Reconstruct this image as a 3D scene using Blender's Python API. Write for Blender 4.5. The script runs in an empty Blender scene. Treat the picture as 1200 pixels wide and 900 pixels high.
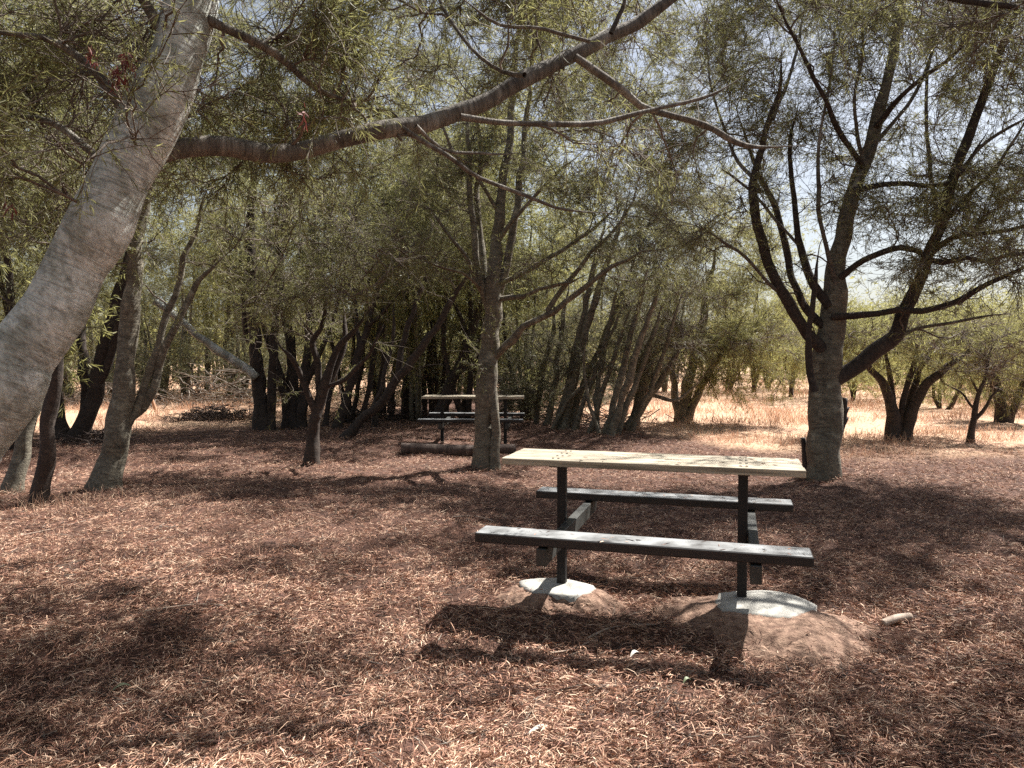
import bpy, math
import numpy as np
from mathutils import Vector

rng = np.random.default_rng(7)
scene = bpy.context.scene
COL = scene.collection
PI = math.pi

# ------------------------------------------------------------------ camera model (metres; camera looks along +Y)
H, F, HOR = 1.65, 870.0, 415.0
PITCH = math.atan((450 - HOR) / F)
def P(u, v, d):
    a, b = (u - 600) / F, (450 - v) / F
    y = math.cos(PITCH) + b * math.sin(PITCH)
    z = -math.sin(PITCH) + b * math.cos(PITCH)
    t = d / y
    return np.array([a * t, d, H + z * t])
def G(u, v):
    a, b = (u - 600) / F, (450 - v) / F
    y = math.cos(PITCH) + b * math.sin(PITCH)
    z = -math.sin(PITCH) + b * math.cos(PITCH)
    t = -H / z
    return np.array([a * t, y * t, 0.0])

# ------------------------------------------------------------------ terrain height
_tr = np.random.default_rng(3)
def _oct(wl, amp, n=7):
    ang = _tr.uniform(0, 2 * PI, n); ph = _tr.uniform(0, 2 * PI, n); w = wl * _tr.uniform(.7, 1.4, n)
    return (np.cos(ang) * 2 * PI / w, np.sin(ang) * 2 * PI / w, ph, amp / math.sqrt(n))
_OCT = [_oct(9, .045), _oct(2.3, .022), _oct(.8, .014), _oct(.33, .010), _oct(.16, .006)]
_FAR = _oct(60, .5)
def _ev(o, x, y):
    s = np.zeros_like(x)
    for kx, ky, ph in zip(o[0], o[1], o[2]):
        s += np.sin(kx * x + ky * y + ph)
    return s * o[3]
def hgt(x, y):
    x = np.asarray(x, float); y = np.asarray(y, float)
    s = np.zeros_like(x)
    for o in _OCT: s = s + _ev(o, x, y)
    far = np.clip((np.hypot(x, y) - 40) / 60, 0, 1)
    return s + far * _ev(_FAR, x, y)
def hz(x, y): return float(hgt(np.array([x]), np.array([y]))[0])

def nrm(a):
    return a / np.maximum(np.linalg.norm(a, axis=-1, keepdims=True), 1e-9)

# ------------------------------------------------------------------ mesh collecting
class MB:
    """collects vertices and faces (with a material slot each) and links them as one mesh object"""
    def __init__(s): s.V = []; s.Fc = []; s.n = 0; s.al = []
    def add(s, V, faces, mi=0, smooth=True, along=None):
        V = np.asarray(V, float).reshape(-1, 3)
        for f in faces: s.Fc.append((np.asarray(f, np.int64) + s.n, mi, smooth))
        s.V.append(V); s.n += len(V)
        s.al.append(np.zeros(len(V)) if along is None else np.asarray(along).reshape(-1))
    def build(s, name, mats, parent=None, origin=None):
        V = np.concatenate(s.V)
        if origin is not None: V = V - np.asarray(origin)
        me = bpy.data.meshes.new(name)
        me.vertices.add(len(V)); me.vertices.foreach_set('co', V.astype(np.float32).ravel())
        loops = np.concatenate([f.ravel() for f, _, _ in s.Fc]).astype(np.int32)
        tot = np.concatenate([np.full(len(f), f.shape[1]) for f, _, _ in s.Fc])
        mi = np.concatenate([np.full(len(f), m) for f, m, _ in s.Fc]).astype(np.int32)
        sm = np.concatenate([np.full(len(f), b) for f, _, b in s.Fc])
        st = np.concatenate([[0], np.cumsum(tot)[:-1]]).astype(np.int32)
        me.loops.add(len(loops)); me.loops.foreach_set('vertex_index', loops)
        me.polygons.add(len(tot)); me.polygons.foreach_set('loop_start', st)
        me.polygons.foreach_set('material_index', mi)
        me.polygons.foreach_set('use_smooth', sm.astype(bool))
        a = me.attributes.new('along', 'FLOAT', 'POINT'); a.data.foreach_set('value', np.concatenate(s.al).astype(np.float32))
        for m in (mats if isinstance(mats, (list, tuple)) else [mats]): me.materials.append(m)
        me.update(calc_edges=True); me.validate()
        o = bpy.data.objects.new(name, me); COL.objects.link(o)
        if parent is not None: o.parent = parent
        return o
    def box(s, c, d, mi=0, bev=.004, rot=None):
        """a box with chamfered edges, centre c, full size d"""
        c = np.array(c, float); h = np.array(d, float) / 2; b = min(bev, h.min() * .45)
        bm_v = []; idx = {}
        for sx in (-1, 1):
            for sy in (-1, 1):
                for sz in (-1, 1):
                    for ax in range(3):
                        p = np.array([sx, sy, sz]) * (h - b); p[ax] = (sx, sy, sz)[ax] * h[ax]
                        idx[(sx, sy, sz, ax)] = len(bm_v); bm_v.append(p)
        q = []; t = []
        for ax in range(3):
            o1, o2 = [(1, 2), (2, 0), (0, 1)][ax]
            for sg in (-1, 1):
                ring = []
                for s1, s2 in ((-1, -1), (1, -1), (1, 1), (-1, 1)):
                    k = [0, 0, 0]; k[ax] = sg; k[o1] = s1; k[o2] = s2
                    ring.append(idx[(*k, ax)])
                q.append(ring if sg > 0 else ring[::-1])
        for ax in range(3):
            o1, o2 = [(1, 2), (2, 0), (0, 1)][ax]
            for s1 in (-1, 1):
                for s2 in (-1, 1):
                    def key(e, a):
                        k = [0, 0, 0]; k[ax] = e; k[o1] = s1; k[o2] = s2
                        return idx[(*k, a)]
                    r = [key(-1, o1), key(1, o1), key(1, o2), key(-1, o2)]
                    q.append(r if s1 * s2 < 0 else r[::-1])
        for sx in (-1, 1):
            for sy in (-1, 1):
                for sz in (-1, 1):
                    r = [idx[(sx, sy, sz, a)] for a in range(3)]
                    t.append(r if sx * sy * sz > 0 else r[::-1])
        V = np.array(bm_v)
        if rot is not None: V = V @ np.array(rot).T
        s.add(V + c, [np.array(q), np.array(t)], mi, smooth=False)

def tubes(mb, Pn, R, m=6, mi=0, rough=0.0, seed=0, cap=True):
    """N polylines of k points swept to tubes"""
    Pn = np.asarray(Pn, float); R = np.asarray(R, float)
    N, k, _ = Pn.shape
    T = np.gradient(Pn, axis=1); T = nrm(T)
    ov = nrm(Pn[:, -1] - Pn[:, 0])
    ref = np.where(np.abs(ov[:, 2:3]) < .8, np.array([[0, 0, 1.]]), np.array([[1., 0, 0]]))
    ref = np.repeat(ref[:, None], k, 1)
    n1 = nrm(np.cross(T, ref)); n2 = np.cross(T, n1)
    th = np.arange(m) * 2 * PI / m
    seg = np.linalg.norm(np.diff(Pn, axis=1), axis=2)
    al = np.concatenate([np.zeros((N, 1)), np.cumsum(seg, 1)], 1)
    rr = R[:, :, None] * np.ones(m)
    if rough > 0:
        g = np.random.default_rng(seed)
        d = np.zeros((N, k, m))
        for _ in range(10):
            a = g.integers(1, 6); w = g.uniform(1.5, 14); p = g.uniform(0, 2 * PI)
            d += np.sin(a * th[None, None] + w * al[:, :, None] + p) / (1 + .25 * a)
        rr = rr * (1 + rough * d / 2.2)
    V = Pn[:, :, None] + rr[..., None] * (np.cos(th)[None, None, :, None] * n1[:, :, None] + np.sin(th)[None, None, :, None] * n2[:, :, None])
    b = (np.arange(N) * k * m)[:, None, None] + (np.arange(k - 1) * m)[None, :, None]
    j = np.arange(m)[None, None]; j2 = (np.arange(m) + 1) % m
    q = np.stack([b + j, b + j2[None, None], b + m + j2[None, None], b + m + j], -1).reshape(-1, 4)
    faces = [q]
    if cap and m > 3:
        last = (np.arange(N) * k * m + (k - 1) * m)[:, None] + np.arange(m)[None]
        faces.append(last)
        faces.append(((np.arange(N) * k * m)[:, None] + np.arange(m)[None])[:, ::-1])
    mb.add(V, faces, mi, True, np.repeat(al[:, :, None], m, 2))

def leaves(mb, B, D, L, W, mi=1, bend=.25, fine=True, g=rng):
    N = len(B); D = nrm(D)
    S = nrm(np.cross(D, g.normal(size=(N, 3)))); U = np.cross(S, D)
    L = np.asarray(L)[:, None] * np.ones((N, 1)); W = np.asarray(W)[:, None] * np.ones((N, 1))
    bd = bend * g.uniform(-1, 1, (N, 1)) * L
    if fine:
        a = B + D * L * .38 + U * bd * .8; c = B + D * L * .74 + U * bd * .7
        V = np.stack([B, a + S * W * .5, a - S * W * .5, c + S * W * .42, c - S * W * .42, B + D * L], 1)
        i = (np.arange(N) * 6)[:, None]
        mb.add(V, [i + np.array([[0, 1, 2]]), i + np.array([[2, 1, 3, 4]]), i + np.array([[4, 3, 5]])], mi, False)
    else:
        a = B + D * L * .5 + U * bd * .5
        V = np.stack([B, a + S * W * .5, B + D * L, a - S * W * .5], 1)
        i = (np.arange(N) * 4)[:, None]
        mb.add(V, [i + np.array([[0, 1, 2, 3]])], mi, False)

def spline(pts, n):
    pts = np.asarray(pts, float)
    p = np.vstack([2 * pts[0] - pts[1], pts, 2 * pts[-1] - pts[-2]])
    ln = np.linalg.norm(np.diff(pts[:, :3], axis=0), axis=1); s = np.concatenate([[0], np.cumsum(ln)])
    out = []
    for t in np.linspace(0, s[-1], n):
        i = min(np.searchsorted(s, t, side='right') - 1, len(pts) - 2); f = (t - s[i]) / max(ln[i], 1e-9)
        a, b, c, d = p[i], p[i + 1], p[i + 2], p[i + 3]
        out.append(.5 * (2 * b + (c - a) * f + (2 * a - 5 * b + 4 * c - d) * f * f + (3 * b - a - 3 * c + d) * f ** 3))
    return np.array(out)

# ------------------------------------------------------------------ materials
def nodes(name):
    m = bpy.data.materials.new(name); m.use_nodes = True
    nt = m.node_tree; nt.nodes.clear()
    out = nt.nodes.new('ShaderNodeOutputMaterial')
    def N(t, **kw):
        n = nt.nodes.new(t)
        for k, v in kw.items():
            if k in n.inputs: n.inputs[k].default_value = v
            else: setattr(n, k, v)
        return n
    return m, nt, out, N, nt.links.new
def ramp(N, stops):
    r = N('ShaderNodeValToRGB'); e = r.color_ramp.elements
    while len(e) < len(stops): e.new(.5)
    for el, (p, c) in zip(e, stops): el.position = p; el.color = (*c, 1)
    return r

def mat_bark(name, dark, light, pale, patch=.55, rough=.9, lines=26., bump=.6, cross=0.):
    m, nt, out, N, L = nodes(name)
    tc = N('ShaderNodeTexCoord'); at = N('ShaderNodeAttribute', attribute_name='along')
    sep = N('ShaderNodeSeparateXYZ'); L(tc.outputs['Object'], sep.inputs[0])
    cmb = N('ShaderNodeCombineXYZ'); L(sep.outputs[0], cmb.inputs[0]); L(sep.outputs[1], cmb.inputs[1]); L(at.outputs['Fac'], cmb.inputs[2])
    mp = N('ShaderNodeMapping'); mp.inputs['Scale'].default_value = (5, 5, lines); L(cmb.outputs[0], mp.inputs[0])
    n1 = N('ShaderNodeTexNoise', Scale=1.6, Detail=6.0, Roughness=.65); L(mp.outputs[0], n1.inputs['Vector'])
    n2 = N('ShaderNodeTexNoise', Scale=5.0, Detail=5.0, Roughness=.6); L(cmb.outputs[0], n2.inputs['Vector'])
    n3 = N('ShaderNodeTexNoise', Scale=38.0, Detail=4.0, Roughness=.7); L(cmb.outputs[0], n3.inputs['Vector'])
    r1 = ramp(N, [(.32, dark), (.62, light)]); L(n1.outputs['Fac'], r1.inputs[0])
    r2 = ramp(N, [(patch, (0, 0, 0)), (patch + .13, (1, 1, 1))]); L(n2.outputs['Fac'], r2.inputs[0])
    mx = N('ShaderNodeMixRGB'); L(r2.outputs[0], mx.inputs[0]); L(r1.outputs[0], mx.inputs[1]); mx.inputs[2].default_value = (*pale, 1)
    r3 = ramp(N, [(.3, (.45, .45, .45)), (.6, (1.1, 1.1, 1.1))]); L(n3.outputs['Fac'], r3.inputs[0])
    mu = N('ShaderNodeMixRGB', blend_type='MULTIPLY'); mu.inputs[0].default_value = .8; L(mx.outputs[0], mu.inputs[1]); L(r3.outputs[0], mu.inputs[2])
    n4 = N('ShaderNodeTexNoise', Scale=2.2, Detail=7.0, Roughness=.72, Distortion=1.2); L(cmb.outputs[0], n4.inputs['Vector'])
    r4 = ramp(N, [(.60, (0, 0, 0)), (.68, (.85, .85, .85))]); L(n4.outputs['Fac'], r4.inputs[0])
    mk = N('ShaderNodeMixRGB'); L(r4.outputs[0], mk.inputs[0]); L(mu.outputs[0], mk.inputs[1]); mk.inputs[2].default_value = (*[c * .45 for c in dark], 1)
    if cross:                                   # thin cross lines ringing smooth bark
        m5 = N('ShaderNodeMapping'); m5.inputs['Scale'].default_value = (5., 5., 95); L(cmb.outputs[0], m5.inputs[0])
        n5 = N('ShaderNodeTexNoise', Scale=1.0, Detail=3.0, Roughness=.6, Distortion=.3); L(m5.outputs[0], n5.inputs['Vector'])
        r5 = ramp(N, [(.52, (1, 1, 1)), (.60, (1 - cross,) * 3)]); L(n5.outputs['Fac'], r5.inputs[0])
        k5 = N('ShaderNodeMixRGB', blend_type='MULTIPLY'); k5.inputs[0].default_value = 1.; L(mk.outputs[0], k5.inputs[1]); L(r5.outputs[0], k5.inputs[2]); mk = k5
    b = N('ShaderNodeBsdfPrincipled', Roughness=rough); L(mk.outputs[0], b.inputs['Base Color'])
    add = N('ShaderNodeMath', operation='ADD'); L(n1.outputs['Fac'], add.inputs[0]); L(n3.outputs['Fac'], add.inputs[1])
    bp = N('ShaderNodeBump', Strength=bump, Distance=.012); L(add.outputs[0], bp.inputs['Height']); L(bp.outputs[0], b.inputs['Normal'])
    L(b.outputs[0], out.inputs[0])
    return m

def mat_leaf(name, cols, trans=.5):
    m, nt, out, N, L = nodes(name)
    geo = N('ShaderNodeNewGeometry'); tc = N('ShaderNodeTexCoord')
    nz = N('ShaderNodeTexNoise', Scale=.9, Detail=2.0); L(tc.outputs['Object'], nz.inputs['Vector'])
    ma = N('ShaderNodeMath', operation='MULTIPLY_ADD'); L(nz.outputs['Fac'], ma.inputs[0]); ma.inputs[1].default_value = .9
    mb_ = N('ShaderNodeMath', operation='MULTIPLY_ADD'); L(geo.outputs['Random Per Island'], mb_.inputs[0]); mb_.inputs[1].default_value = .6; mb_.inputs[2].default_value = -.25
    L(mb_.outputs[0], ma.inputs[2])
    r = ramp(N, [(i / (len(cols) - 1), c) for i, c in enumerate(cols)]); L(ma.outputs[0], r.inputs[0])
    d = N('ShaderNodeBsdfPrincipled', Roughness=.55); L(r.outputs[0], d.inputs['Base Color'])
    t = N('ShaderNodeBsdfTranslucent'); L(r.outputs[0], t.inputs['Color'])
    mx = N('ShaderNodeMixShader'); mx.inputs[0].default_value = trans; L(d.outputs[0], mx.inputs[1]); L(t.outputs[0], mx.inputs[2])
    L(mx.outputs[0], out.inputs[0])
    return m

def mat_island(name, cols, rough=.85, trans=0.0):
    m, nt, out, N, L = nodes(name)
    geo = N('ShaderNodeNewGeometry')
    r = ramp(N, [(i / (len(cols) - 1), c) for i, c in enumerate(cols)]); L(geo.outputs['Random Per Island'], r.inputs[0])
    d = N('ShaderNodeBsdfPrincipled', Roughness=rough); L(r.outputs[0], d.inputs['Base Color'])
    if trans:
        t = N('ShaderNodeBsdfTranslucent'); L(r.outputs[0], t.inputs['Color'])
        mx = N('ShaderNodeMixShader'); mx.inputs[0].default_value = trans; L(d.outputs[0], mx.inputs[1]); L(t.outputs[0], mx.inputs[2])
        L(mx.outputs[0], out.inputs[0])
    else: L(d.outputs[0], out.inputs[0])
    return m

def mat_litter(name, cols, rough):
    m, nt, out, N, L = nodes(name)
    geo = N('ShaderNodeNewGeometry'); tc = N('ShaderNodeTexCoord')
    nz = N('ShaderNodeTexNoise', Scale=2.3, Detail=5.0, Roughness=.65); L(tc.outputs['Object'], nz.inputs['Vector'])
    a = N('ShaderNodeMath', operation='MULTIPLY_ADD'); L(nz.outputs['Fac'], a.inputs[0]); a.inputs[1].default_value = 1.5; a.inputs[2].default_value = -.75
    b = N('ShaderNodeMath', operation='POWER'); L(geo.outputs['Random Per Island'], b.inputs[0]); b.inputs[1].default_value = 1.25
    c = N('ShaderNodeMath', operation='ADD'); L(a.outputs[0], c.inputs[0]); L(b.outputs[0], c.inputs[1])
    r = ramp(N, [(i / (len(cols) - 1), k) for i, k in enumerate(cols)]); L(c.outputs[0], r.inputs[0])
    d = N('ShaderNodeBsdfPrincipled', Roughness=rough); L(r.outputs[0], d.inputs['Base Color']); L(d.outputs[0], out.inputs[0])
    return m

def mat_simple(name, c1, c2, scale=12., rough=.8, bump=.3, dist=.004, stretch=(1, 1, 1), metallic=0., detail=6., lo=.35, hi=.65):
    m, nt, out, N, L = nodes(name)
    tc = N('ShaderNodeTexCoord'); mp = N('ShaderNodeMapping'); mp.inputs['Scale'].default_value = stretch; L(tc.outputs['Object'], mp.inputs[0])
    n = N('ShaderNodeTexNoise', Scale=scale, Detail=detail, Roughness=.65); L(mp.outputs[0], n.inputs['Vector'])
    r = ramp(N, [(lo, c1), (hi, c2)]); L(n.outputs['Fac'], r.inputs[0])
    b = N('ShaderNodeBsdfPrincipled', Roughness=rough, Metallic=metallic); L(r.outputs[0], b.inputs['Base Color'])
    bp = N('ShaderNodeBump', Strength=bump, Distance=dist); L(n.outputs['Fac'], bp.inputs['Height']); L(bp.outputs[0], b.inputs['Normal'])
    L(b.outputs[0], out.inputs[0])
    return m

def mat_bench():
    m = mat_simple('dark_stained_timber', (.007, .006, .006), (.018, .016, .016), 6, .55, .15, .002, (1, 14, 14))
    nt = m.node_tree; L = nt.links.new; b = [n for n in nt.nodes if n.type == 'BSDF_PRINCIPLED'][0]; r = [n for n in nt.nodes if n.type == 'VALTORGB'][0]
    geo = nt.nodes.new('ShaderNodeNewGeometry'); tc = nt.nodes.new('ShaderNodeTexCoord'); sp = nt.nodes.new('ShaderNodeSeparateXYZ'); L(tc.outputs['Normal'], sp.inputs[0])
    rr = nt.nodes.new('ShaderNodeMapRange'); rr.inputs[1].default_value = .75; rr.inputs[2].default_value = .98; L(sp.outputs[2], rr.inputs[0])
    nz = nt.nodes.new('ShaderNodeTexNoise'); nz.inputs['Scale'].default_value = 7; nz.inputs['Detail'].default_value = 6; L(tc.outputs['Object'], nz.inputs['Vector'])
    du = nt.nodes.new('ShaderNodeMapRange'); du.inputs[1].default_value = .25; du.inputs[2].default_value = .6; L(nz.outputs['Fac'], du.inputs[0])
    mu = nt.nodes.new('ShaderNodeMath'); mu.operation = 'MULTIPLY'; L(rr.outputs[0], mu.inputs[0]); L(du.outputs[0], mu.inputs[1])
    mx = nt.nodes.new('ShaderNodeMixRGB'); L(mu.outputs[0], mx.inputs[0]); L(r.outputs[0], mx.inputs[1]); mx.inputs[2].default_value = (.24, .25, .255, 1); L(mx.outputs[0], b.inputs['Base Color'])  # pale grey on upward faces: sun and sky sheen put into the colour
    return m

def mat_timber(name, c1, c2, knot, rough=.7):
    m, nt, out, N, L = nodes(name)
    tc = N('ShaderNodeTexCoord'); geo = N('ShaderNodeNewGeometry')
    off = N('ShaderNodeVectorMath', operation='ADD'); L(tc.outputs['Object'], off.inputs[0])
    sc = N('ShaderNodeMath', operation='MULTIPLY'); sc.inputs[1].default_value = 37.; L(geo.outputs['Random Per Island'], sc.inputs[0]); L(sc.outputs[0], off.inputs[1])
    mp = N('ShaderNodeMapping'); mp.inputs['Scale'].default_value = (1.3, 26, 26); L(off.outputs[0], mp.inputs[0])
    n = N('ShaderNodeTexNoise', Scale=1.5, Detail=5.0, Distortion=.6); L(mp.outputs[0], n.inputs['Vector'])
    r = ramp(N, [(.36, c1), (.62, c2)]); L(n.outputs['Fac'], r.inputs[0])
    mp2 = N('ShaderNodeMapping'); mp2.inputs['Scale'].default_value = (4, 9, 9); L(off.outputs[0], mp2.inputs[0])
    v = N('ShaderNodeTexVoronoi', Scale=.75); L(mp2.outputs[0], v.inputs['Vector'])
    rk = ramp(N, [(.03, (1, 1, 1)), (.12, (0, 0, 0))]); L(v.outputs['Distance'], rk.inputs[0])
    mx = N('ShaderNodeMixRGB'); L(rk.outputs[0], mx.inputs[0]); L(r.outputs[0], mx.inputs[1]); mx.inputs[2].default_value = (*knot, 1)
    b = N('ShaderNodeBsdfPrincipled', Roughness=rough); L(mx.outputs[0], b.inputs['Base Color'])
    bp = N('ShaderNodeBump', Strength=.25, Distance=.003); L(n.outputs['Fac'], bp.inputs['Height']); L(bp.outputs[0], b.inputs['Normal'])
    L(b.outputs[0], out.inputs[0])
    return m

def mat_ground():
    m, nt, out, N, L = nodes('forest_floor')
    tc = N('ShaderNodeTexCoord'); at = N('ShaderNodeAttribute', attribute_name='straw')
    n1 = N('ShaderNodeTexNoise', Scale=9.0, Detail=8.0, Roughness=.75); L(tc.outputs['Object'], n1.inputs['Vector'])
    n2 = N('ShaderNodeTexNoise', Scale=.9, Detail=4.0, Roughness=.6); L(tc.outputs['Object'], n2.inputs['Vector'])
    n3 = N('ShaderNodeTexNoise', Scale=60.0, Detail=4.0, Roughness=.7); L(tc.outputs['Object'], n3.inputs['Vector'])
    r1 = ramp(N, [(.3, LIT_D), (.7, LIT_L)]); L(n1.outputs['Fac'], r1.inputs[0])
    rs = ramp(N, [(.3, STR_D), (.68, STR_L)]); L(n1.outputs['Fac'], rs.inputs[0])
    rp = ramp(N, [(.42, (0, 0, 0)), (.62, (.5, .5, .5))]); L(n2.outputs['Fac'], rp.inputs[0])
    pk = N('ShaderNodeMixRGB'); L(rp.outputs[0], pk.inputs[0]); L(rs.outputs[0], pk.inputs[1]); pk.inputs[2].default_value = (*STR_P, 1)
    mx = N('ShaderNodeMixRGB'); L(at.outputs['Fac'], mx.inputs[0]); L(r1.outputs[0], mx.inputs[1]); L(pk.outputs[0], mx.inputs[2])
    r3 = ramp(N, [(.35, (.55, .55, .55)), (.65, (1.15, 1.15, 1.15))]); L(n3.outputs['Fac'], r3.inputs[0])
    mu = N('ShaderNodeMixRGB', blend_type='MULTIPLY'); mu.inputs[0].default_value = .7; L(mx.outputs[0], mu.inputs[1]); L(r3.outputs[0], mu.inputs[2])
    b = N('ShaderNodeBsdfPrincipled', Roughness=.95); L(mu.outputs[0], b.inputs['Base Color'])
    bp = N('ShaderNodeBump', Strength=.8, Distance=.02); L(n3.outputs['Fac'], bp.inputs['Height']); L(bp.outputs[0], b.inputs['Normal'])
    L(b.outputs[0], out.inputs[0])
    return m

LIT_D, LIT_L = (.040, .018, .012), (.17, .082, .053)
STR_D, STR_L, STR_P = (.40, .245, .155), (.66, .46, .30), (.46, .255, .185)

M = {
 'pale_bark': mat_bark('pale_bark', (.27, .27, .23), (.52, .545, .485), (.74, .77, .72), .46, lines=22, bump=.9, cross=.3),
 'grey_bark': mat_bark('grey_bark', (.10, .085, .065), (.25, .225, .17), (.37, .35, .27), .56, lines=12, bump=.9, cross=.3),
 'limb_bark': mat_bark('limb_bark', (.08, .068, .056), (.21, .185, .155), (.34, .32, .28), .54, lines=9, bump=1., cross=.35),
 'dark_bark': mat_bark('dark_bark', (.030, .022, .018), (.075, .056, .045), (.13, .105, .082), .62, lines=12),
 'twig_bark': mat_bark('twig_bark', (.09, .07, .055), (.22, .18, .145), (.38, .34, .28), .58, lines=6, bump=.1),
 'char': mat_simple('charred_wood', (.012, .010, .009), (.05, .04, .035), 18, .8, .7, .012),
 'leaf': mat_leaf('phyllode_leaves', [(.088, .092, .042), (.178, .180, .076), (.285, .281, .114), (.385, .372, .155)]),
 'leaf_far': mat_leaf('sunny_leaves', [(.125, .128, .056), (.235, .234, .093), (.35, .34, .127), (.42, .405, .163)], .58),
 'leaf_grey': mat_leaf('dull_leaves', [(.096, .097, .058), (.175, .174, .096), (.265, .26, .134)]),
 'leaf_red': mat_island('dead_red_leaves', [(.13, .03, .025), (.22, .06, .05), (.10, .04, .03)], .7, .3),
 'litter': mat_litter('dry_leaf_litter', [(.028, .012, .008), (.098, .041, .028), (.25, .114, .076), (.42, .222, .146), (.57, .34, .228), (.65, .44, .305), (.70, .52, .38)], .75),
 'straw': mat_island('dry_straw', [(.44, .265, .185), (.62, .43, .29), (.38, .205, .15), (.70, .53, .37)], .8, .25),
 'soil': mat_simple('bare_soil', (.15, .085, .060), (.36, .235, .168), 22, .95, 1., .02),
 'concrete': mat_simple('pale_concrete', (.28, .27, .245), (.48, .47, .43), 9, .85, .4, .004),
 'steel': mat_simple('black_painted_steel', (.005, .004, .004), (.010, .008, .008), 30, .6, .1),
 'arm': mat_simple('grey_green_steel', (.026, .027, .025), (.055, .058, .053), 14, .55, .1),
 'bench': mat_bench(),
 'timber': mat_timber('pale_timber', (.19, .16, .115), (.44, .385, .29), (.11, .07, .05)),
 'log': mat_bark('grey_log', (.07, .052, .04), (.15, .115, .09), (.21, .17, .13), .6, lines=8),
 'dead': mat_bark('dead_branch', (.10, .075, .06), (.22, .18, .145), (.40, .36, .31), .55, lines=6, bump=.2),
 'dead_dark': mat_bark('dark_dead_branch', (.05, .035, .03), (.12, .085, .07), (.2, .16, .13), .6, lines=6, bump=.2),
 'stick': mat_simple('bare_stick', (.28, .21, .16), (.45, .36, .29), 20, .8, .3, .003),
 'paper_leaf': mat_simple('bleached_leaf', (.45, .42, .38), (.62, .60, .56), 20, .7, .2),
 'green_leaf': mat_simple('green_leaf', (.12, .15, .08), (.20, .24, .14), 20, .6, .2),
 'orange': mat_simple('weathered_orange_wood', (.30, .17, .10), (.45, .28, .18), 8, .8, .3, .003, (1, 1, .2)),
}

# ------------------------------------------------------------------ tagging
def tag(o, label=None, cat=None, group=None, kind=None):
    if label: o['label'] = label
    if cat: o['category'] = cat
    if group: o['group'] = group
    if kind: o['kind'] = kind
    return o
def empty(name, loc, rz=0.):
    o = bpy.data.objects.new(name, None); COL.objects.link(o)
    o.location = tuple(float(c) for c in loc); o.rotation_euler = (0, 0, rz); o.empty_display_size = .2
    return o
def copy_tree(o, parent=None):
    c = o.copy(); COL.objects.link(c)
    if parent is not None: c.parent = parent
    for ch in [x for x in bpy.data.objects if x.parent == o]: copy_tree(ch, c)
    return c

# ------------------------------------------------------------------ ground
def straw_mask(x, y):
    w = _ev(_OCT[0], x, y) * 14 + _ev(_OCT[1], x, y) * 18
    r = np.clip((y + w - 11.6 - np.clip(4.2 - x, 0, 99) * 2.2) / 1.8, 0, 1) * (x > 0)
    l = np.clip((y + w - 16.6 + np.clip(-x - 4, -6, 4) * .5) / 2.0, 0, 1) * np.clip((-x - 3.2 + w * .3) / 1.2, 0, 1)
    f = np.clip((y - 30) / 6, 0, 1)
    return np.clip(np.maximum(np.maximum(r, l), f), 0, 1)

def graded(lo, hi, step, outlo, outhi):
    c = list(np.arange(lo, hi + 1e-6, step)); s = step
    while c[-1] < outhi: s *= 1.12; c.append(c[-1] + s)
    s = step
    while c[0] > outlo: s *= 1.12; c.insert(0, c[0] - s)
    return np.array(c)
gx = graded(-7, 7.5, .05, -900, 900); gy = graded(1.6, 13, .05, -300, 1500)
X, Y = np.meshgrid(gx, gy)
mb = MB(); nx, ny = len(gx), len(gy)
Vg = np.stack([X, Y, hgt(X, Y)], -1).reshape(-1, 3)
ii = (np.arange(ny - 1)[:, None] * nx + np.arange(nx - 1)[None]).reshape(-1, 1)
mb.add(Vg, [ii + np.array([[0, 1, nx + 1, nx]])], 0, True)
ground = tag(mb.build('ground', mat_ground()), kind='structure')
a = ground.data.attributes.new('straw', 'FLOAT', 'POINT'); a.data.foreach_set('value', straw_mask(Vg[:, 0], Vg[:, 1]).astype(np.float32))

# ------------------------------------------------------------------ where the canopy is open to the sun
# clearings on the ground as (u, v, ru, rv, share of leaves left on the sprays above)
OPEN = [(205, 632, 245, 42, .05), (440, 790, 190, 70, .08), (650, 835, 240, 60, .10), (1090, 715, 150, 28, .12), (900, 775, 180, 34, .10), (910, 735, 120, 50, .03),
        (700, 752, 190, 26, .85), (280, 556, 150, 15, .30), (1100, 540, 170, 20, .05), (800, 506, 110, 22, .05), (130, 588, 150, 14, .35), (90, 830, 100, 26, .2), (250, 700, 120, 18, .35)]
def leafing(p, g):
    """chance that a spray at p carries leaves: the canopy is thin above the clearings"""
    x = p[:, 0] - .52 * p[:, 2]; y = np.maximum(p[:, 1] - .45 * p[:, 2], .5)
    u = 600 + x / y * F; v = HOR + H * F / y
    pr = np.ones(len(p))
    n = _ev(_OCT[2], x * 1.5 + 3, y * 1.5) / _OCT[2][3]
    pr = np.where(n > .75, .25, pr)
    for a, b, ru, rv, k in OPEN:
        q = ((u - a) / ru) ** 2 + ((v - b) / rv) ** 2
        inside = np.clip((1.25 - q) * 3, 0, 1)
        pr = np.minimum(pr, 1 - inside * (1 - np.where(n < -.8, .65, k)))
    return g.uniform(0, 1, len(p)) < pr

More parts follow.
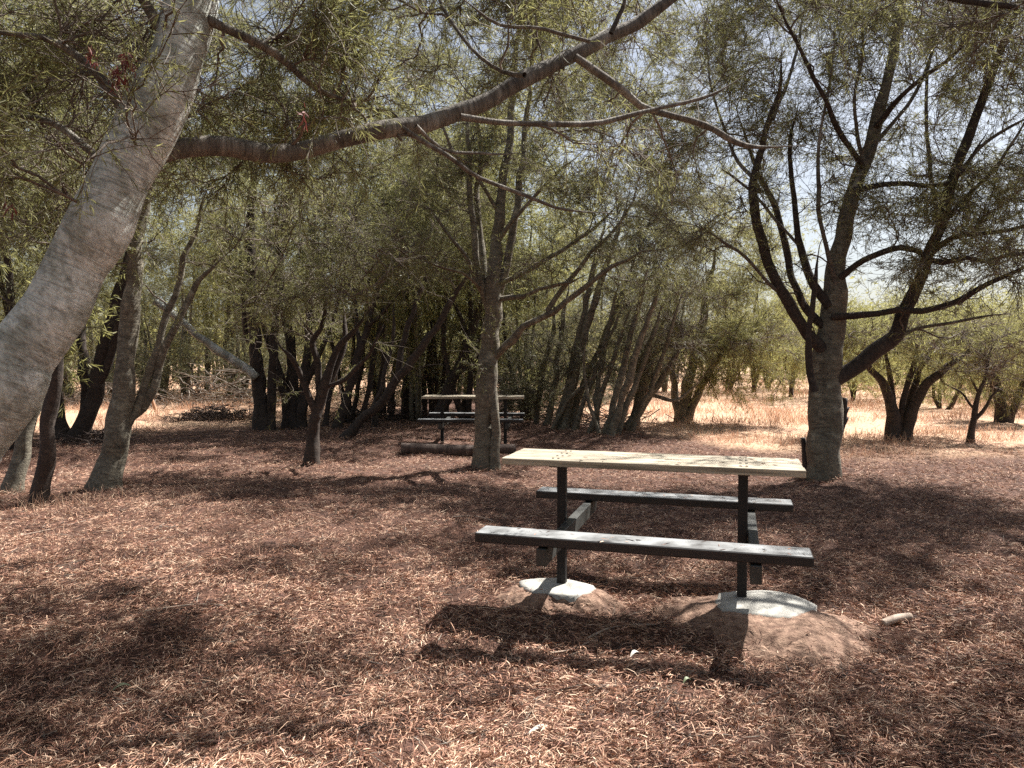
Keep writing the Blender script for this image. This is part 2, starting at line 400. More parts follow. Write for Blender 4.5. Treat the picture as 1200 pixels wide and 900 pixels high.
# ------------------------------------------------------------------ tree maker
class Tree:
    def __init__(s, name, label, base, bark='dark_bark', group=None, leaf='leaf', cat='tree', seed=1):
        s.b = np.array([base[0], base[1], hz(base[0], base[1])]); s.bark = M[bark]; s.leafm = M[leaf]
        s.root = tag(empty(name, s.b), label, cat, group)
        s.sk = []; s.sr = []; s.sd = []; s.g = np.random.default_rng(seed); s.seed = seed; s.crown = MB(); s.br = []; s.per = 8; s.clear = None
    def limb(s, path, part='limb', bark=None, on=None, flare=0., rough=.05, sides=None, cap=True, label=None, wig=0.0, low=0, blunt=False):
        """path rows: x, y, z, radius"""
        path = np.asarray(path, float)
        ln = np.linalg.norm(np.diff(path[:, :3], axis=0), axis=1).sum()
        rmax = path[:, 3].max(); m = sides or (18 if rmax > .09 else 12 if rmax > .04 else 8)
        if low: m = low
        n = int(np.clip(ln / (.05 if rmax > .1 else .08), 8, 90)) if not low else 12
        q = spline(path, n)
        if wig:
            t = np.linspace(0, 1, n)[:, None]
            for k in range(3):
                q[:, :3] += wig * s.g.normal(size=(1, 3)) * np.sin(t * (k + 1.5) * PI + s.g.uniform(0, 6)) * np.minimum(t * 4, 1) / (k + 1)
        ng = max(3, int(ln / .22)); kx = np.linspace(0, 1, ng); tt = np.linspace(0, 1, n)
        for a_ in range(3): q[:, a_] += np.interp(tt, kx, s.g.normal(size=ng) * np.minimum(.016, .004 + rmax * .22)) * np.clip((q[:, 2] - s.b[2]) * 3, 0, 1)
        R = np.maximum(q[:, 3], .003) * (1 + np.interp(tt, kx, s.g.normal(size=ng) * .06))
        if not blunt: R = np.maximum(R * np.clip((1 - tt) / .22, .12, 1) ** .8, .003)
        if flare: R = R * (1 + flare * np.exp(-np.maximum(q[:, 2] - s.b[2], 0) / .16))
        mb = MB(); tubes(mb, q[None, :, :3], R[None], m, 0, rough, s.seed + len(s.sk), cap)
        o = mb.build(part, M[bark] if bark else s.bark, on or s.root, s.b)
        if label: o['label'] = label
        d = nrm(np.gradient(q[:, :3], axis=0)); st = max(1, n // 24)
        s.sk.append(q[::st, :3]); s.sr.append(R[::st]); s.sd.append(d[::st])
        return o
    def reach(s, targets, rscale=1., up=.25, minz=None, thin=.0035):
        """grow a curved branch from the nearest wood to each target"""
        SK = np.concatenate(s.sk); SR = np.concatenate(s.sr); SD = np.concatenate(s.sd)
        d0 = np.min(np.linalg.norm(targets[:, None] - SK[None], axis=2), axis=1)
        K = 7; t = np.linspace(0, 1, K)[:, None]
        for T in targets[np.argsort(d0)]:
            dv = T - SK; dist = np.linalg.norm(dv, axis=1)
            cost = dist + .9 * np.maximum(SK[:, 2] - T[2] - .1, 0) + .25 * dist * (1 - np.sum(dv * SD, 1) / np.maximum(dist, .05)) + .2 * (SR < .006)
            if minz is not None: cost = cost + 4 * (SK[:, 2] < minz)
            i = int(np.argmin(cost)); p0 = SK[i]; ln = dist[i]
            if ln < .06: continue
            dirn = nrm(SD[i] * .7 + nrm(dv[i]) * .8 + np.array([0, 0, up]) + s.g.normal(size=3) * .22)
            p1 = p0 + dirn * ln * .45
            p2 = T - nrm(dv[i] + s.g.normal(size=3) * ln * .25) * ln * .25
            c = (1 - t) ** 3 * p0 + 3 * (1 - t) ** 2 * t * p1 + 3 * (1 - t) * t * t * p2 + t ** 3 * T
            c[1:-1] += s.g.normal(size=(K - 2, 3)) * ln * .022
            r0 = min(SR[i] * .72, (.006 + .011 * ln) * rscale); r0 = max(r0, thin)
            R = r0 * (1 - t[:, 0]) ** .8 + thin * .7
            s.br.append((c, R))
            SK = np.vstack([SK, c[2:]]); SR = np.concatenate([SR, R[2:]]); SD = np.vstack([SD, nrm(np.gradient(c, axis=0))[2:]])
        s.sk, s.sr, s.sd = [SK], [SR], [SD]
    def spurs(s, n, ln=.5, rmax=.06, thin=.003):
        SK = np.concatenate(s.sk); SR = np.concatenate(s.sr); SD = np.concatenate(s.sd)
        ok = np.where((SR < rmax) & (SK[:, 2] > s.b[2] + 1.0))[0]
        t = np.linspace(0, 1, 7)[:, None]
        for i in s.g.choice(ok, n):
            L = ln * s.g.uniform(.3, 1.4); d = nrm(SD[i] * .5 + s.g.normal(size=3) * .8 + np.array([0, 0, .15])); e = nrm(d + s.g.normal(size=3) * .5)
            c = SK[i] + d * t * L * .6 + e * t * t * L * .4; c[1:] += s.g.normal(size=(6, 3)) * L * .03
            s.br.append((c, min(SR[i] * .6, .004 + .007 * L) * (1 - t[:, 0]) ** .7 + thin * .6))
    def overhead(s, pts, h, n=15, sg=.34):
        """dense sprays high in the crown, over the given ground points along the sun's direction"""
        c = np.array([[x + .52 * h, y + .45 * h, h] for x, y in pts]) + s.g.normal(size=(len(pts), 3)) * np.array([.12, .12, .25])
        return np.repeat(c, n, 0) + s.g.normal(size=(len(pts) * n, 3)) * np.array([sg, sg, sg * .5])
    def foliate(s, ntw=12, ltw=.45, nl=14, ll=.075, lw=.0075, droop=.35, twig=True, t0=.3, fine=True, leafout=None, tw_r=.0022, sides=5, gap=True):
        g = s.g
        Pb = np.array([b[0] for b in s.br]); Rb = np.array([b[1] for b in s.br])
        tubes(s.crown, Pb, Rb, sides, 0, 0, 0, False)
        N, K = Pb.shape[:2]
        n = N * ntw; bi = np.repeat(np.arange(N), ntw)
        tt = (t0 + (1 - t0) * g.uniform(0, 1, n) ** .8) * (K - 1); i0 = np.minimum(tt.astype(int), K - 2); f = (tt - i0)[:, None]
        p0 = Pb[bi, i0] * (1 - f) + Pb[bi, i0 + 1] * f
        d = nrm(Pb[bi, i0 + 1] - Pb[bi, i0])
        dr = nrm(d * .75 + g.normal(size=(n, 3)) * .62 + np.array([0, 0, .12]))
        L = ltw * g.uniform(.45, 1.25, n)[:, None]
        k = 4; tw = np.empty((n, k, 3)); tw[:, 0] = p0; cur = dr
        for j in range(1, k):
            cur = nrm(cur + g.normal(size=(n, 3)) * .16 + np.array([0, 0, -droop * .28]))
            tw[:, j] = tw[:, j - 1] + cur * L / (k - 1)
        if twig:
            rr = np.linspace(1, .45, k)[None] * tw_r * g.uniform(.8, 1.4, (n, 1))
            tubes(s.crown, tw, rr, 3, 0, 0, 0, False)
        ok = leafing(tw[:, 2], g) if gap else np.ones(n, bool)
        if s.clear is not None:
            dd = np.linalg.norm(tw[:, 2][:, None] - s.clear[None], axis=2).min(1); ok &= (dd > .52) | (g.uniform(0, 1, n) < .10)
        live = np.where(ok)[0]
        m = len(live) * nl; wi = np.repeat(live, nl)
        tt = g.uniform(.08, 1, m) * (k - 1); i0 = np.minimum(tt.astype(int), k - 2); f = (tt - i0)[:, None]
        B = tw[wi, i0] * (1 - f) + tw[wi, i0 + 1] * f
        D = nrm(tw[wi, i0 + 1] - tw[wi, i0]) * .75 + g.normal(size=(m, 3)) * .5 + np.array([0, 0, -droop])
        Ls = ll * g.uniform(.6, 1.3, m)
        leaves(s.crown, B, D, Ls, lw * g.uniform(.7, 1.3, m), 1, .22, fine, g)
    def done(s, bark=None):
        return s.crown.build('crown', [M[bark] if bark else M['twig_bark'], s.leafm], s.root, s.b)
    def blob(s, u, v, d, ru, rv, rd, n):
        per = s.per
        """n points in a clump seen round pixel (u, v) at depth d; ru, rv in pixels, rd in metres"""
        c = P(u, v, d); n = int(n * DENS); m = max(2, n // per)
        w = s.g.normal(size=(m, 3)) * .6; w *= np.minimum(1, 1.5 / np.maximum(np.linalg.norm(w, axis=1, keepdims=True), 1e-6))
        cc = c + w * np.array([ru * d / F, rd, rv * d / F])
        return cc[s.g.integers(0, m, n)] + s.g.normal(size=(n, 3)) * np.array([.22, .22, .13])
    def ball(s, c, r, n):
        w = s.g.normal(size=(n, 3)) * .55; w *= np.minimum(1, 1.5 / np.maximum(np.linalg.norm(w, axis=1, keepdims=True), 1e-6))
        return s.b + np.array(c) + w * np.array(r)

def pix(path, d, d1=None):
    """pixel path rows (u, v, width in px) at depth d (to d1 at the end) -> x, y, z, radius"""
    n = len(path); out = []
    for i, (u, v, w) in enumerate(path):
        dd = d if d1 is None else d + (d1 - d) * i / (n - 1)
        out.append([*P(u, v, dd), w * .5 * dd / F])
    return out
def rooted(path, d, d1=None):
    """the same with its first point pushed just under the ground"""
    r = pix(path, d, d1); r[0][2] = hz(r[0][0], r[0][1]) - .06
    return r
def gdepth(v): return G(600, v)[1]

DENS = 1.35
# ---- big leaning tree on the left with the arching limb
d = 3.4
T = Tree('leaning_tree', 'big pale leaning tree at left whose long limb arches over the clearing', (-3.35, 3.25), 'pale_bark', seed=11)
T.limb([[-3.35, 3.25, T.b[2] - .1, .20], [-3.0, 3.3, .5, .162]] + pix([(-22, 500, 78), (40, 398, 72), (98, 295, 68), (148, 195, 66), (195, 98, 62), (225, 0, 58), (256, -110, 50), (296, -230, 38)], 3.35, 3.9), 'trunk', flare=.3, rough=.035, sides=28)
arch = T.limb(pix([(150, 196, 27), (178, 184, 25), (215, 177, 21), (260, 177, 20), (305, 181, 20), (350, 178, 20), (400, 164, 21), (450, 150, 20), (500, 142, 20), (550, 126, 19), (600, 98, 18), (650, 75, 18), (700, 50, 17), (740, 26, 15), (790, -6, 13), (850, -50, 11), (920, -110, 8)], 3.6, 5.2), cap=False, bark='limb_bark', rough=.07)
for pth, d0, d1 in [
    ([(540, 138, 8), (600, 147, 7), (680, 146, 6.5), (740, 136, 6), (775, 127, 5), (830, 112, 3.5), (880, 84, 2)], 4.2, 4.7),
    ([(672, 66, 9), (700, 85, 9), (730, 106, 9), (752, 126, 8.5), (790, 140, 7.5), (830, 152, 7), (862, 168, 6.5), (892, 175, 4.5), (945, 172, 2.5)], 4.6, 5.0),
    ([(470, 150, 6), (502, 170, 6), (532, 186, 5.5), (548, 197, 5.5), (575, 211, 5), (620, 230, 4.5), (660, 247, 3.5), (720, 250, 2)], 4.1, 4.4),
    ([(488, 150, 4.5), (520, 176, 4), (560, 181, 3.5), (610, 178, 2)], 4.1, 4.5),
    ([(236, 20, 12), (290, 48, 11), (330, 72, 10), (366, 100, 7), (410, 118, 5), (460, 112, 3)], 3.7, 4.2),
    ([(160, 150, 14), (110, 80, 10), (60, 45, 8), (10, 40, 6), (-60, 30, 4)], 3.6, 3.3),
    ([(140, 215, 12), (100, 170, 9), (50, 140, 7), (-10, 150, 5)], 3.6, 4.0),
    ([(615, 88, 7), (590, 84, 5), (550, 52, 4.5), (520, 10, 4), (505, -30, 3)], 4.4, 4.8),
    ([(690, 48, 5), (640, 32, 4.5), (590, 26, 4), (540, 0, 3)], 4.6, 4.4),
    ([(715, 40, 6), (722, 20, 5), (735, -10, 4)], 4.7, 4.7),
    ([(205, 70, 16), (170, 0, 13), (120, -90, 10), (60, -200, 7)], 3.7, 3.4),
    ([(260, -100, 20), (340, -190, 16), (430, -270, 12), (540, -340, 8)], 3.9, 4.6)]:
    T.limb(pix(pth, d0, d1), cap=False, rough=.06, wig=.008, bark='limb_bark')
for (u, v, du, dv, w_) in [(330, 168, 6, -16, 7), (420, 148, -5, -14, 6), (468, 158, 5, 14, 6), (575, 104, 4, -13, 5), (655, 84, 6, 12, 5)]:
    i = np.argmin(np.abs(T.sk[1][:, 0] - P(u, v, 4.2)[0])); p0 = T.sk[1][i]; e = p0 + np.array([du, T.g.uniform(-6, 6), -dv]) * 4.2 / F
    T.limb([[*p0, w_ * .5 * 4 / F], [*(p0 * .4 + e * .6), w_ * .45 * 4 / F], [*e, w_ * .3 * 4 / F]], 'branch_stub', bark='limb_bark', on=arch, rough=.14, blunt=True)
tg = np.concatenate([T.blob(50, 70, 3.9, 100, 80, .5, 46), T.blob(330, 60, 4.0, 110, 60, .8, 46), T.blob(20, 190, 4.3, 70, 60, .7, 18), T.blob(120, 160, 3.2, 60, 30, .2, 6),
    T.blob(290, 130, 4.7, 110, 45, .5, 24), T.blob(470, 40, 5.2, 110, 60, .6, 32), T.blob(640, -10, 5.6, 110, 60, .6, 20), T.blob(620, 170, 5.3, 120, 40, .4, 16), T.blob(810, 30, 5.9, 70, 40, .4, 12),
    T.blob(200, -190, 4.0, 300, 130, 1.0, 80), T.blob(620, -150, 5.2, 160, 80, .8, 30), T.blob(-150, 60, 3.8, 150, 160, .9, 30)])
tg = np.concatenate([tg, T.overhead([(-3.2, 4.6), (-2.5, 5.0), (-2.0, 4.3), (-3.5, 5.3), (-2.9, 4.1)], 5.0)])
T.clear = T.sk[0][T.sk[0][:, 2] > .9].copy()
T.reach(tg, rscale=.75); T.spurs(190, .4, .03)
T.foliate(ntw=11, ltw=.36, nl=24, ll=.066, lw=.0044, droop=.3, t0=.35, tw_r=.0024)
T.done()
rb = MB()
for (u, v, n, ru, rv) in [(140, 88, 70, 10, 14), (150, 68, 34, 6, 8), (106, 62, 18, 3, 10), (356, 134, 12, 2, 8), (12, 240, 10, 3, 8)]:
    c = P(u, v, 3.12) + T.g.normal(size=(n, 3)) * .6 * np.array([ru, 8, rv]) * 3.12 / F; leaves(rb, c, T.g.normal(size=(n, 3)) * .35 + np.array([0, 0, -1]), T.g.uniform(.03, .055, n), np.full(n, .007), 0, .4, True, T.g)
tag(rb.build('dead_leaves', M['leaf_red'], T.root, T.b), 'dead red leaf clusters hanging in the crown')

# ---- forked tree on the right of the table
d = gdepth(563)
T = Tree('tree', 'wide forked tree with many spreading limbs right behind the table', G(965, 563), 'grey_bark', seed=21); T.per = 4
T.limb(rooted([(965, 566, 38), (966, 500, 36), (969, 440, 35), (973, 400, 32), (976, 360, 27), (979, 330, 24), (985, 290, 20), (991, 250, 18), (1001, 220, 16), (1012, 190, 15), (1036, 110, 13), (1050, 40, 11), (1062, -20, 9), (1075, -120, 6)], d, d + .3), 'trunk', flare=.28, rough=.05, sides=22)
for pth, d0, d1 in [
    ([(980, 442, 18), (1002, 431, 18), (1020, 415, 18), (1045, 394, 17), (1063, 360, 16), (1076, 330, 14), (1086, 300, 13), (1101, 268, 12), (1116, 210, 12), (1150, 120, 10), (1171, 60, 8), (1192, 0, 6), (1215, -80, 4)], d, d - .4),
    ([(966, 410, 14), (940, 386, 14), (925, 356, 13), (908, 330, 12), (897, 298, 11), (890, 260, 11), (888, 222, 10), (893, 180, 8), (906, 140, 7), (915, 98, 5), (920, 40, 3)], d, d - .2),
    ([(970, 388, 10), (946, 361, 9), (931, 336, 8), (922, 308, 8), (914, 268, 7), (903, 225, 6), (880, 180, 4), (860, 120, 3)], d, d + .9),
    ([(974, 358, 11), (956, 336, 10), (944, 310, 9), (938, 286, 8), (930, 240, 6), (926, 180, 5), (935, 110, 3)], d, d + .6),
    ([(952, 462, 8), (948, 430, 8), (948, 390, 7), (951, 350, 6), (956, 318, 5), (961, 285, 3.5)], d - .25, d - .3),
    ([(976, 374, 8), (1010, 370, 7.5), (1050, 365, 7), (1080, 360, 7), (1120, 350, 6.5), (1150, 336, 6), (1182, 325, 5), (1215, 312, 4), (1280, 290, 3)], d - .1, d - 1.3),
    ([(982, 325, 8), (1010, 306, 7.5), (1040, 297, 7), (1070, 298, 6.5), (1092, 308, 6), (1130, 305, 6), (1192, 298, 5), (1270, 280, 3)], d, d - 1.0),
    ([(1000, 225, 7), (1030, 216, 6), (1060, 214, 5.5), (1085, 217, 5), (1112, 213, 5), (1132, 194, 4), (1160, 150, 3)], d, d - .8),
    ([(1085, 302, 7), (1112, 280, 6), (1142, 275, 5.5), (1200, 265, 4.5), (1270, 240, 3)], d - .3, d - .7),
    ([(1010, 195, 7), (980, 150, 6), (960, 100, 5), (930, 40, 4), (900, -20, 3)], d, d - 1.0),
    ([(1025, 150, 7), (1060, 110, 5.5), (1110, 70, 4.5), (1160, 10, 3)], d, d - 1.2),
    ([(1190, 10, 6), (1150, 4, 8), (1100, -4, 9), (1050, -25, 7)], d - 3.2, d - 2.8)]:
    T.limb(pix(pth, d0, d1), cap=False, rough=.05, wig=.02, bark='dark_bark')
for pth, d0, d1 in [
    ([(978, 335, 6), (962, 260, 5), (958, 180, 4), (972, 90, 3), (980, 0, 2)], d, d - .5), ([(1000, 222, 6), (1030, 160, 5), (1075, 95, 4), (1120, 0, 3)], d, d + .4),
    ([(1080, 315, 6), (1120, 250, 5), (1165, 195, 4), (1210, 120, 3)], d - .2, d - .8), ([(922, 350, 5), (884, 312, 4), (850, 285, 3.5), (812, 262, 2.5)], d, d - .7),
    ([(892, 225, 5), (862, 180, 4), (838, 120, 3), (826, 50, 2)], d, d + .4), ([(1030, 405, 5), (1075, 385, 4), (1120, 380, 3.5), (1180, 366, 2.5)], d, d - .8),
    ([(1100, 270, 5), (1090, 200, 4.5), (1084, 120, 4), (1098, 20, 3)], d - .2, d + .3), ([(1012, 190, 5), (1000, 120, 4), (1008, 40, 3), (1000, -30, 2)], d, d - .4),
    ([(1120, 205, 5), (1165, 160, 4), (1215, 130, 3)], d - .3, d - .9), ([(905, 140, 4), (930, 80, 3.5), (942, 10, 3)], d - .2, d + .5), ([(938, 290, 4), (906, 262, 3.5), (872, 215, 3), (846, 190, 2)], d + .3, d + .6)]:
    T.limb(pix(pth, d0, d1), cap=False, rough=.06, wig=.03, bark='limb_bark')
tg = np.concatenate([T.overhead([(.2, 6.4), (1.2, 7.0), (2.2, 7.1), (.5, 7.9), (1.8, 8.2), (2.7, 6.1), (-.2, 7.3), (1.5, 6.0), (2.9, 7.9), (.9, 8.8), (.3, 5.7), (-.5, 6.3), (-.2, 8.2), (.7, 7.2)], 6.9, 19),
    T.overhead([(3.0, 5.9), (3.9, 6.5), (3.4, 7.4), (4.6, 7.9), (2.7, 5.2), (4.2, 5.4), (5.0, 6.8), (3.6, 8.4)], 6.4, 19), T.overhead([(1.7, 3.6), (2.4, 4.0), (2.7, 3.4), (1.3, 3.3), (2.1, 3.2), (3.2, 4.3)], 5.2),
    T.blob(905, 130, d + .3, 90, 80, 1.0, 50), T.blob(1010, 90, d + .8, 110, 90, 1.2, 66), T.blob(1130, 130, d + .2, 110, 90, 1.3, 66), T.blob(1090, 230, d + .2, 110, 50, 1.0, 36),
    T.blob(1160, 300, d - 1, 90, 40, 1.0, 40), T.blob(1050, 255, d, 80, 36, .8, 24), T.blob(1200, 215, d - .5, 60, 50, .9, 30), T.blob(860, 240, d, 60, 50, .8, 16), T.blob(1040, -110, d + .5, 220, 70, 1.2, 50), T.blob(1280, 120, d - .8, 90, 140, 1.4, 50),
    T.blob(1060, 20, d - 2.2, 90, 60, .9, 40), T.blob(1190, 0, d - 3.2, 70, 50, .8, 16)])
T.reach(tg, rscale=.8); T.spurs(340, .9, thin=.0042)
T.foliate(ntw=12, ltw=.50, nl=17, ll=.08, lw=.0072, droop=.2, t0=.2, tw_r=.003, fine=False)
T.done()

# ---- tree in the middle, hiding part of the second table
d = gdepth(545)
T = Tree('tree', 'upright tree with a slim second stem hiding part of the far table', G(567, 546), 'grey_bark', seed=31)
T.limb(rooted([(566, 547, 24), (568, 480, 23), (571, 430, 23), (575, 390, 21), (577, 350, 20), (578, 320, 17), (583, 280, 13), (586, 250, 12), (590, 210, 10), (597, 170, 9), (600, 130, 8), (606, 50, 6), (610, -60, 4)], d, d), 'trunk', flare=.2, rough=.05, sides=18)
T.limb(rooted([(580, 547, 12), (581, 505, 11), (579, 470, 10), (574, 440, 8), (572, 420, 5)], d - .12, d - .05), 'stem', flare=.2, rough=.06)
for pth, d0, d1 in [
    ([(576, 385, 10), (588, 332, 10), (600, 280, 9), (611, 220, 8), (618, 150, 6), (624, 60, 4), (628, -40, 2)], d, d + .3), ([(573, 372, 8), (560, 312, 8), (553, 250, 7), (548, 170, 5), (544, 80, 3)], d, d - .3),
    ([(575, 356, 12), (566, 330, 11), (564, 300, 9), (562, 270, 8), (558, 230, 7), (560, 180, 5), (552, 110, 4)], d, d + .4),
    ([(576, 424, 8), (592, 404, 9), (612, 388, 8.5), (640, 366, 8), (665, 350, 7), (690, 331, 6), (716, 314, 5), (745, 300, 3.5), (800, 285, 2)], d, d - 1.2),
    ([(640, 366, 6), (668, 328, 6), (690, 300, 5), (722, 264, 4), (750, 220, 3)], d - .5, d - .8),
    ([(582, 352, 6), (612, 345, 5.5), (650, 334, 4.5), (690, 325, 3)], d, d - .9),
    ([(582, 334, 6), (612, 318, 6), (655, 296, 5), (690, 274, 4), (730, 235, 3)], d, d - .4),
    ([(584, 285, 6), (605, 255, 5), (640, 215, 4), (680, 180, 3)], d, d - .6),
    ([(570, 352, 6), (556, 326, 5), (545, 300, 4.5), (526, 272, 4), (500, 240, 3)], d, d - .6),
    ([(566, 340, 4), (545, 320, 3.5), (510, 310, 3), (470, 285, 2)], d, d - 1.0),
    ([(586, 250, 5), (560, 215, 4), (530, 170, 3.5), (500, 110, 2.5)], d, d - .7)]:
    T.limb(pix(pth, d0, d1), cap=False, rough=.05, wig=.02)
tg = np.concatenate([T.blob(600, 90, d + .3, 80, 80, 1.2, 44), T.blob(510, 190, d - .5, 80, 80, 1.1, 46), T.blob(690, 200, d - .4, 100, 60, 1.1, 50), T.blob(720, 290, d - .8, 80, 34, .8, 22), T.blob(640, -10, d + .6, 120, 60, 1.0, 44), T.blob(730, 110, d + .5, 90, 60, 1.0, 36), T.blob(470, 300, d - .8, 40, 30, .6, 10), T.overhead([(-1.3, 5.7), (-1.9, 6.2), (-.8, 8.2), (-1.6, 7.7), (-2.6, 8.4)], 6.6, 11)])
T.reach(tg, rscale=.8); T.spurs(120, .7); T.foliate(ntw=11, ltw=.45, nl=19, ll=.08, lw=.0078, fine=False, droop=.2, t0=.42, tw_r=.003); T.done()

# ---- trees round the left side
def hand_tree(label, base, stems, limbs, blobs, bark='dark_bark', leaf='leaf', seed=1, ntw=10, nl=17, ltw=.46, ll=.10, lw=.0100, up=.2, group=None, name='tree', fine=False, twig=True, flare=.38, limbbark=None, droop=.25, minz=None, gap=True):
    T = Tree(name, label, base, bark, group, leaf, seed=seed); T.per = 6
    for pth, d0, d1 in stems: T.limb(rooted(pth, d0, d1), 'trunk', flare=flare, rough=.06)
    for pth, d0, d1 in limbs: T.limb(pix(pth, d0, d1), cap=True, rough=.05, wig=.015, bark=limbbark)
    if blobs:
        T.reach(np.concatenate([T.blob(*b) for b in blobs]), rscale=.85, up=up, minz=minz, thin=.0055); T.spurs(50, .7, thin=.005)
        T.foliate(ntw=ntw, ltw=ltw, nl=nl, ll=ll, lw=lw, droop=droop, fine=fine, twig=twig, tw_r=.003, gap=gap, t0=.42)
        T.done()
    return T
d = gdepth(573)
hand_tree('pale mottled trunk with two thin stems, just right of the big leaning trunk', G(121, 573),
    [([(121, 575, 34), (136, 512, 28), (145, 452, 24), (151, 400, 22), (155, 350, 19), (159, 300, 17), (166, 240, 14), (174, 180, 11), (188, 100, 8), (200, 20, 5)], d, d + .3)],
    [([(140, 512, 9), (152, 492, 10), (171, 450, 10), (186, 400, 9), (200, 358, 8), (215, 312, 7), (230, 268, 5), (250, 200, 3)], d + .1, d + .5),
     ([(146, 516, 9), (158, 488, 10), (177, 453, 10), (196, 404, 9), (212, 374, 8), (224, 345, 7), (240, 318, 5), (280, 285, 3)], d + .2, d + .4)],
    [(180, 120, d, 80, 80, 1.0, 40), (260, 230, d + .3, 70, 50, .8, 22), (120, 40, d, 120, 70, 1.2, 40), (90, 250, d, 50, 50, .8, 14)], 'grey_bark', seed=41, limbbark='grey_bark', ll=.08, lw=.0075, fine=True)
d = gdepth(592)
hand_tree('thin brown straight trunk standing below the big leaning trunk', G(45, 592),
    [([(45, 594, 18), (53, 540, 17), (60, 490, 16), (65, 440, 15), (68, 395, 14), (70, 340, 12), (76, 270, 10), (80, 180, 7), (88, 90, 5)], d, d)], [],
    [(80, 120, d, 70, 70, .9, 26), (40, 230, d, 60, 50, .8, 14)], 'dark_bark', seed=42, ll=.08, lw=.0075, fine=True)
d = gdepth(578)
hand_tree('thin pale slanted trunk at the far left edge of the grove', G(12, 578),
    [([(12, 580, 20), (25, 535, 18), (38, 485, 16), (47, 435, 14), (58, 380, 12), (66, 300, 9), (70, 200, 6)], d, d + .4)], [],
    [(30, 200, d, 60, 80, .9, 26)], 'grey_bark', seed=43, ll=.08, lw=.0075, fine=True)
d = gdepth(517)
hand_tree('black forked trunk leaning right behind the pale mottled trunk', G(84, 517),
    [([(88, 519, 22), (101, 490, 19), (113, 450, 17), (125, 400, 16), (135, 360, 14), (146, 320, 12), (162, 268, 9), (180, 200, 6)], d, d),
     ([(77, 519, 16), (72, 494, 12), (69, 470, 10), (64, 430, 8), (58, 380, 6)], d + .1, d + .2)],
    [([(108, 468, 9), (126, 425, 9), (141, 376, 8), (155, 335, 6)], d, d - .3), ([(97, 498, 8), (97, 460, 11), (98, 420, 11), (97, 385, 9), (100, 330, 6)], d + .2, d + .5)],
    [(150, 250, d, 80, 60, 1.2, 34), (80, 300, d, 70, 60, 1.2, 26), (40, 380, d + .5, 50, 40, 1, 14), (180, 160, d, 100, 60, 1.3, 36), (150, 40, d, 130, 70, 1.6, 50)], seed=44)
d = gdepth(502)
T_ = hand_tree('black straight trunk with a pale snapped limb slanting up left', G(309, 502),
    [([(310, 504, 20), (304, 460, 17), (300, 420, 15), (297, 370, 14), (295, 325, 13), (293, 280, 11), (297, 200, 8), (300, 110, 5)], d, d),
     ([(317, 502, 11), (318, 450, 10), (321, 395, 9), (325, 340, 8), (332, 270, 6), (340, 180, 4)], d - .1, d - .3)],
    [([(298, 420, 8), (289, 380, 7), (284, 330, 6), (280, 270, 4)], d + .1, d + .3)],
    [(300, 190, d, 80, 70, 1.5, 46), (290, 100, d, 100, 60, 1.6, 46), (360, 250, d - .3, 60, 50, 1.2, 26), (240, 270, d, 60, 40, 1.2, 18), (290, 10, d, 130, 60, 1.8, 56), (210, 190, d + .4, 60, 50, 1.2, 26)], seed=45)
T_.limb(pix([(302, 442, 10), (285, 430, 10), (256, 411, 10), (230, 391, 9), (206, 371, 8.5), (182, 352, 7.5)], d - .1, d - 1.0), bark='pale_bark', label='pale snapped limb slanting up', blunt=True)
d = gdepth(500)
hand_tree('clump of black stems spreading from one foot beside the straight black trunk', G(346, 500),
    [([(338, 501, 12), (334, 462, 11), (325, 428, 8), (312, 395, 6), (300, 360, 4)], d, d), ([(346, 502, 15), (344, 450, 13), (339, 400, 11), (331, 350, 8), (326, 290, 6), (322, 220, 4)], d, d + .3),
     ([(353, 500, 12), (358, 440, 11), (362, 380, 9), (362, 320, 7), (370, 250, 5)], d - .1, d - .2), ([(349, 499, 9), (356, 455, 8), (374, 415, 6), (392, 370, 5), (405, 310, 3)], d, d - .5)],
    [], [(350, 260, d, 80, 50, 1.4, 40), (370, 170, d, 90, 60, 1.5, 44), (400, 330, d, 40, 30, 1, 16), (330, 100, d + .5, 90, 60, 1.5, 30), (390, 50, d, 110, 70, 1.8, 50), (300, 320, d + .4, 60, 40, 1.2, 24)], seed=46)
d = gdepth(547)
hand_tree('short dark trunk that splits low into twisted bushy branches', G(364, 547),
    [([(364, 549, 15), (369, 505, 14), (375, 474, 13), (385, 442, 10), (396, 407, 8), (416, 386, 6), (440, 350, 4)], d, d)],
    [([(371, 492, 8), (363, 462, 8), (352, 438, 7), (340, 418, 6), (322, 400, 4)], d, d - .3), ([(377, 468, 8), (394, 432, 7), (403, 400, 6), (402, 360, 4)], d, d + .3), ([(376, 472, 9), (371, 432, 8), (368, 400, 7), (380, 370, 5), (384, 320, 3)], d, d + .1),
     ([(380, 455, 5), (410, 440, 5), (432, 415, 4), (450, 380, 3)], d, d - .4)],
    [(380, 350, d, 60, 40, 1.0, 34), (440, 330, d - .2, 50, 40, .9, 22), (330, 360, d - .2, 40, 35, .8, 18), (390, 260, d, 70, 50, 1, 26)], seed=47, ll=.085, lw=.008)
d = gdepth(503)
